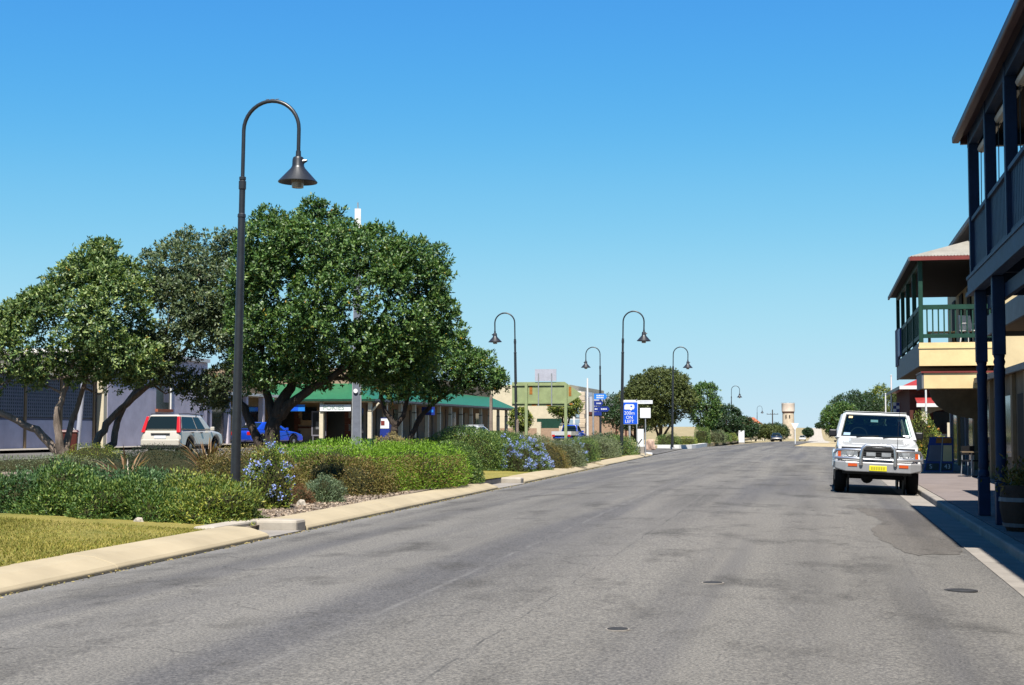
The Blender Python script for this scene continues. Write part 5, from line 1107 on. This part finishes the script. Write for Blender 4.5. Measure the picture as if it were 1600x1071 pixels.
# ================================================================== SHRUBS
def gm(x, y): return med_z(x, y) - .02
G_ = 'sage shrubs beside the lawn'
SH = [  # label, x, y, rx, ry, h, leaf, count, extra
 ('sage green shrub at the kerb end of the lawn hedge', -8.95, 20.7, .78, .75, .52, B_YEL, 11000, dict(seed=1, group=G_)),
 ('yellow-flecked sage shrub in the lawn hedge below the lamp', -9.75, 20.6, .72, .70, .54, B_ROSE, 11000, dict(seed=2, group=G_)),
 ('dense sage shrub with a brown patch in the lawn hedge', -10.5, 20.5, .75, .70, .56, B_ROSE, 11000, dict(seed=3, group=G_)),
 ('tallest sage shrub of the hedge beside the lawn', -11.25, 20.6, .78, .72, .60, B_ROSE, 11000, dict(seed=4, group=G_)),
 ('blue-green sage shrub before the forked tree trunks', -12.0, 20.7, .72, .7, .56, B_ROSEG, 9000, dict(seed=5, group=G_)),
 ('outermost sage shrub of the hedge, beside the shaded plants', -12.7, 20.5, .72, .7, .52, B_ROSE, 7000, dict(seed=6, group=G_)),
 ('blue-green shrub at the back of the lawn hedge, below the bronze flax', -10.9, 22.2, .9, .8, .66, B_ROSEG, 10000, dict(seed=7, group=G_)),
 ('yellow-green shrub at the back of the lawn hedge by the lamp', -9.7, 22.0, .85, .7, .62, B_YEL, 10000, dict(seed=8, group=G_)),
 ('blue-green shrub at the back of the hedge below the pale trunks', -12.2, 22.4, .9, .8, .62, B_ROSEG, 8000, dict(seed=9, group=G_)),
 ('large lime-topped shrub spreading behind the mulch bed', -10.5, 31.2, 1.9, 2.3, 1.05, B_LIME, 26000, dict(seed=10, p=2.6, lump=.07, L=.06, W=.018, sides=B_BROWN)),
 ('lime shrub with brown flank beside the kerb', -9.3, 33.0, 1.15, 2.1, .98, B_LIME, 17000, dict(seed=11, p=2.8, lump=.07, L=.06, W=.018, sides=B_BROWN)),
 ('brown-green shrub at the near end of the lime hedge', -11.2, 28.0, 1.15, 1.1, .92, B_BROWN, 15000, dict(seed=12, p=2.4, lump=.10)),
 ('low olive brown shrub next to the small teal bush', -9.6, 29.2, 1.0, 1.2, .78, B_BROWN, 14000, dict(seed=13, p=2.4, lump=.10)),
 ('rounded green shrub ending the lime hedge', -8.95, 35.7, .72, .85, 1.0, B_ROSE, 14000, dict(seed=14, p=2.6, lump=.04, L=.045, W=.024)),
 ('small teal bush on the mulch', -9.05, 26.2, .36, .34, .46, B_TEAL, 4500, dict(seed=15, L=.05, W=.012)),
 ('small dry reddish bush on the mulch', -9.3, 25.5, .27, .26, .34, B_DRY, 2500, dict(seed=16, L=.05, W=.008)),
 ('blue-flowering plumbago bush on the mulch near the lamp', -9.35, 24.1, .42, .40, .95, B_YEL, 4200, dict(seed=17, lump=.3, flowers=60, L=.05, W=.022)),
 ('large smooth clipped mound hedge beyond the lime shrub', -11.2, 46.5, 1.5, 1.5, 1.34, B_ROSE, 30000, dict(seed=18, p=2.4, lump=.025, L=.045, W=.03)),
 ('clipped green hedge continuing from the big mound', -10.6, 49.0, .95, 1.5, 1.2, B_ROSE, 18000, dict(seed=19, p=2.6, lump=.025, L=.045, W=.03)),
 ('blue plumbago in bloom against the big clipped mound', -9.45, 46.4, .55, .6, 1.0, B_ROSE, 4500, dict(seed=20, lump=.25, flowers=80)),
 ('wide blue plumbago beside the small strip of lawn', -9.35, 48.2, .7, .9, .95, B_ROSE, 5500, dict(seed=21, lump=.2, flowers=110)),
 ('brown-tinged shrub between plumbago and grey hedge', -9.2, 50.8, .65, .9, .88, B_BROWN, 6000, dict(seed=22, p=2.4)),
 ('soft grey-green shrub at the kerb beyond the plumbago', -9.25, 53.4, .85, 1.2, .95, B_GREY, 9000, dict(seed=23, p=2.4, lump=.08)),
 ('plumbago with few blue flowers between clipped hedges', -9.3, 56.6, .5, .6, .9, B_ROSE, 3000, dict(seed=24, lump=.2, flowers=50)),
 ('squarely clipped dark hedge block near the finger post', -9.7, 60.0, .75, 1.5, .92, B_ROSE, 8000, dict(seed=25, p=6, lump=.02)),
 ('long grey hedge leading to the blue camping sign', -10.3, 68.5, .95, 3.8, .98, B_GREY, 12000, dict(seed=26, p=3, lump=.07, L=.07, W=.03)),
 ('rounded hedge end by the blank white sign', -10.4, 76.5, 1.0, 3.0, .95, B_ROSE, 8000, dict(seed=27, p=3, lump=.07, L=.07, W=.03)),
 ('long grey-green hedge below the pale green arrow sign', -12.4, 60.5, 1.2, 6.0, 1.15, B_GREY, 14000, dict(seed=28, p=3, lump=.08, L=.07, W=.03)),
 ('dark rounded bush at the foot of the lamp by the camping sign', -11.2, 78.5, .9, 1.2, 1.15, L_DARK, 4500, dict(seed=29, L=.08, W=.035)),
 ('yellow-green groundcover at the foot of the pale trunks', -22.5, 43.0, 1.4, .9, .55, B_YEL, 6000, dict(seed=30)),
 ('groundcover with shade painted into its leaves behind the bronze flax', -16.2, 35.0, 2.4, 1.6, .55, L_SHADE, 8000, dict(seed=31, p=2.6)),
 ('groundcover darkened by painted shade below the champagne wagon', -18.3, 39.5, 2.2, 1.8, .65, L_SHADE, 7000, dict(seed=32, p=2.6)),
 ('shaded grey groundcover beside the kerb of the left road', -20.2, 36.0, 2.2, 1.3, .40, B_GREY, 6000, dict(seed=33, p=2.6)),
 ('low plants with shade in their leaf colour at the foot of the largest tree', -14.2, 40.5, 1.6, 1.3, .62, L_SHADE, 6000, dict(seed=34, p=2.6)),
 ('straw-coloured bush below the white pokies sign', -17.2, 58.5, .9, .8, .95, B_STRAW, 4500, dict(seed=35, L=.08, W=.03)),
 ('low dark hedge behind the lime shrub below the verandah', -14.6, 52.0, 2.0, 1.0, .72, B_ROSE, 7000, dict(seed=36, p=3)),
 ('low yellow-green hedge under the twin-stemmed tree', -15.2, 56.5, 1.6, 1.0, .78, B_YEL, 6000, dict(seed=37, p=3)),
]
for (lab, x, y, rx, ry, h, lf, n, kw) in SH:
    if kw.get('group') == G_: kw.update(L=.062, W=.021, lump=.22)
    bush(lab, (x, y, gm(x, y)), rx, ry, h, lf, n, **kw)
FAR = [('rounded green shrub between the boulder and the far lamp', -11.3, 112.5, 1.0, .9, .9, B_ROSE, 2500, dict(seed=40)),
 ('low clipped yellow-green hedge on the far median', -10.4, 117, .9, 2.0, .6, B_YEL, 3000, dict(seed=41, p=5, lump=.02)),
 ('tall clipped topiary block on the far median', -9.9, 128, .65, 1.4, 1.35, B_ROSE, 3500, dict(seed=42, p=6, lump=.02)),
 ('grey rounded hedge beyond the topiary block', -9.3, 137, .8, 3.0, 1.05, B_GREY, 3500, dict(seed=43, p=3, L=.09, W=.04)),
 ('green hedge beside the far road bend', -9.4, 148, .8, 3.2, .9, B_ROSE, 3000, dict(seed=44, p=3, L=.09, W=.04)),
 ('yellow-green hedge at the end of the far median', -9.3, 160, .7, 3.0, .7, B_YEL, 2500, dict(seed=45, p=3, L=.09, W=.04))]
for (lab, x, y, rx, ry, h, lf, n, kw) in FAR: bush(lab, (x, y, .28), rx, ry, h, lf, n, L=kw.pop('L', .08), W=kw.pop('W', .035), **kw)
bush('leafy rose bush with orange and yellow blooms by the poster board', (4.7, 71, .128), 1.15, 1.0, 1.75, B_YEL, 6000, .09, .045, lump=.2, seed=50, flowers=40, fmat=B_ROSEBLOOM, name='rose_bush')
def flax(label, x, y, n, h, seed, droop):
    t = thing('flax_plant', label, 'plant', (x, y, gm(x, y)), 0, 'bronze flax plants'); r_ = np.random.default_rng(seed); q = []
    for i in range(n):
        a = r_.uniform(0, 6.28); out = r_.uniform(.25, 1.0) * droop; hh = h * r_.uniform(.6, 1.1); wd = r_.uniform(.028, .05)
        dx, dy = math.cos(a), math.sin(a); px_, py_ = -dy * wd, dx * wd; prev = None
        for k in range(5):
            u = k / 4; cx, cy = dx * out * hh * u ** 1.6, dy * out * hh * u ** 1.6; cz = hh * (u - .35 * out * u ** 3); w_ = (1 - u) ** .6 + .04
            cur = ((cx - px_ * w_, cy - py_ * w_, cz), (cx + px_ * w_, cy + py_ * w_, cz))
            if prev: q.append([prev[0], prev[1], cur[1], cur[0]])
            prev = cur
    quads_obj('leaves', np.array(q), B_FLAX, t, 'stuff')
    MB().lathe([(.12, 0), (.14, .08), (.06, .2)], n=10).build('crown_base', M_BARK, t)
flax('spiky bronze flax standing next to the big lamp pole', -12.8, 29.6, 60, 1.3, 1, .7)
flax('drooping bronze flax at the back of the sage hedge', -12.2, 24.6, 30, 1.05, 2, 1.2)
# ------------------------------------------------ lawn blades, mulch chips, litter
n = 90000; y_ = rng.uniform(11, 19.0, n); x_ = np.array([kf(v) for v in y_]) - .6 - rng.uniform(0, 5.2, n)
z_ = np.array([med_z(a, b) for a, b in zip(x_[:200], y_[:200])]).mean() + 0 * x_
z_ = np.interp(x_, [-14, -8], [gz(-14, 0), gz(-8, 0)]) + .145 + .05 * np.sin(x_ * .6) * np.sin(y_ * .23) + .008
keep = (np.sin(x_ * 2.1 + 1) * np.sin(y_ * 1.7) + np.sin(x_ * 5 + y_ * 3.3) * .5 + rng.normal(0, .7, n)) > -.9
c_ = np.stack([x_, y_, z_], 1)[keep]; d_ = rng.normal(size=c_.shape) * .6; d_[:, 2] = 1.0
tag(leaf_obj('grass', c_, d_, .045, .011, B_GRASS), 'short dry grass blades of the lawn beside the cream kerb', 'grass', kind='stuff')
n = 5200; y_ = rng.uniform(21, 30, n); x_ = np.array([kf(v) for v in y_]) - .66 - rng.uniform(0, 2.2, n)
z_ = np.interp(x_, [-14, -8], [gz(-14, 0), gz(-8, 0)]) + .145 + .05 * np.sin(x_ * .6) * np.sin(y_ * .23) + .012
d_ = rng.normal(size=(n, 3)); d_[:, 2] *= .25
tag(leaf_obj('mulch_chips', np.stack([x_, y_, z_], 1), d_, .06, .03, B_CHIP), 'bark mulch chips on the bed behind the cream kerb', 'mulch', kind='stuff')
n = 1500; y_ = rng.uniform(9, 60, n); x_ = np.array([kf(v) for v in y_]) + np.abs(rng.normal(0, .07, n)) + .005
z_ = np.array([road_z(a, b) for a, b in zip(x_, y_)]) + .008; d_ = rng.normal(size=(n, 3)); d_[:, 2] *= .15
tag(leaf_obj('gutter_litter', np.stack([x_, y_, z_], 1), d_, .035, .02, B_STRAW), 'dry leaf litter along the foot of the cream kerb', 'litter', kind='stuff')
rk_ = bpy.data.objects.new('white_rock', bo.copy()); COL.objects.link(rk_); rk_.data.materials.clear(); rk_.data.materials.append(M_KERBW); rk_.location = (-9.0, 24.9, gm(-9, 25) + .04); rk_.scale = (.28, .25, .2); tag(rk_, 'small white rock on the mulch beside the dry bush', 'rock')
rk2 = rk_.copy(); COL.objects.link(rk2); rk2.location = (-9.6, 19.75, gm(-9.6, 19.8) + .03); rk2.scale = (.26, .2, .16); rk2['label'] = 'small grey rock at the foot of the sage hedge by the lawn'

# ================================================================== FAR THINGS
wt = thing('water_tower', 'round stone water tower with a wider pinkish tank at the far end of the street', 'water tower', (-12.3, 610, gz(-12, 610) - .1))
MB().lathe([(2.5, 0), (2.42, 4), (2.35, 8), (2.32, 10.6)], n=28).build('shaft', M_STONE, wt, smooth=True); MB().lathe([(2.42, 10.55), (2.5, 10.6), (2.5, 10.95), (2.42, 11)], n=28).build('dark_band', M_BRICKR, wt)
MB().lathe([(2.45, 11), (2.62, 11.1), (2.66, 14.2), (2.7, 14.3), (2.6, 14.4), (0, 14.45)], n=28).build('tank', M_STONEP, wt, smooth=True)
for i, (a, z) in enumerate(((250, 8.4), (285, 8.4), (262, 2.0), (280, 2.0))): box('window', (2.42 * math.cos(R(a)) - .22, 2.46 * math.sin(R(a)) - .1, z), (2.42 * math.cos(R(a)) + .22, 2.46 * math.sin(R(a)) + .1, z + 1.2), M_DARKDOOR, wt)
MB().tube([(2.75 * math.cos(R(a)), 2.75 * math.sin(R(a)), 14.6) for a in range(0, 361, 20)], .03, 5).build('rail', M_STEEL, wt)
for k in range(10): MB().tube([(2.68 * math.cos(R(36 * k)), 2.68 * math.sin(R(36 * k)), 14.3), (2.75 * math.cos(R(36 * k)), 2.75 * math.sin(R(36 * k)), 14.7)], .03, 5).build('rail_post', M_STEEL, wt)
pw = thing('power_pole', 'dark power pole with a long crossarm near the water tower', 'utility pole', (-12.2, 400, gz(-12, 400)))
MB().tube([(0, 0, 0), (0, 0, 8.3)], [.2, .13], 8).build('shaft', M_BARKD, pw); box('crossarm', (-1.5, -.06, 7.0), (1.5, .06, 7.14), M_BARKD, pw)
for x in (-1.4, -.5, .5, 1.4): MB().lathe([(.05, 7.14), (.09, 7.2), (.05, 7.34)], (x, 0, 0), 8).build('insulator', M_GREYF, pw)
fs_ = thing('give_way_sign', 'tiny white triangular sign on a post at the sandy corner', 'sign', (-2.6, 165, gz(-2.6, 165))); MB().tube([(0, 0, 0), (0, 0, 2.2)], .05, 6).build('post', M_TXT, fs_); MB().prism([(-.42, -.06, 2.3), (0, -.06, 1.5), (.42, -.06, 2.3)], (0, .03, 0)).build('panel', M_TXT, fs_, fix=True)
fh = thing('orange_roof_house', 'distant house with orange tiled roof left of the far lamp', 'house', (-13.5, 290, gz(-13.5, 290))); box('wall', (-3, 0, 0), (3, 6, 2.6), M_CREAM2, fh)
MB().add([(-3.4, -.4, 2.6), (3.4, -.4, 2.6), (3.4, 6.4, 2.6), (-3.4, 6.4, 2.6), (-1, 3, 4.6), (1, 3, 4.6)], [(0, 1, 5, 4), (1, 2, 5), (2, 3, 4, 5), (3, 0, 4), (3, 2, 1, 0)]).build('roof', M_WINF, fh); box('window', (-1.5, -.03, 1), (.2, -.003, 2.1), M_WGLASS, fh)
mbx = thing('white_cabinet', 'small white cabinet near the far hedge', 'cabinet', (-9.0, 176, gz(-9, 176))); box('body', (-.35, -.25, .1), (.35, .25, 1.5), M_TXT, mbx, bevel=.03); box('plinth', (-.4, -.3, -.1), (.4, .3, .095), M_CONC, mbx)
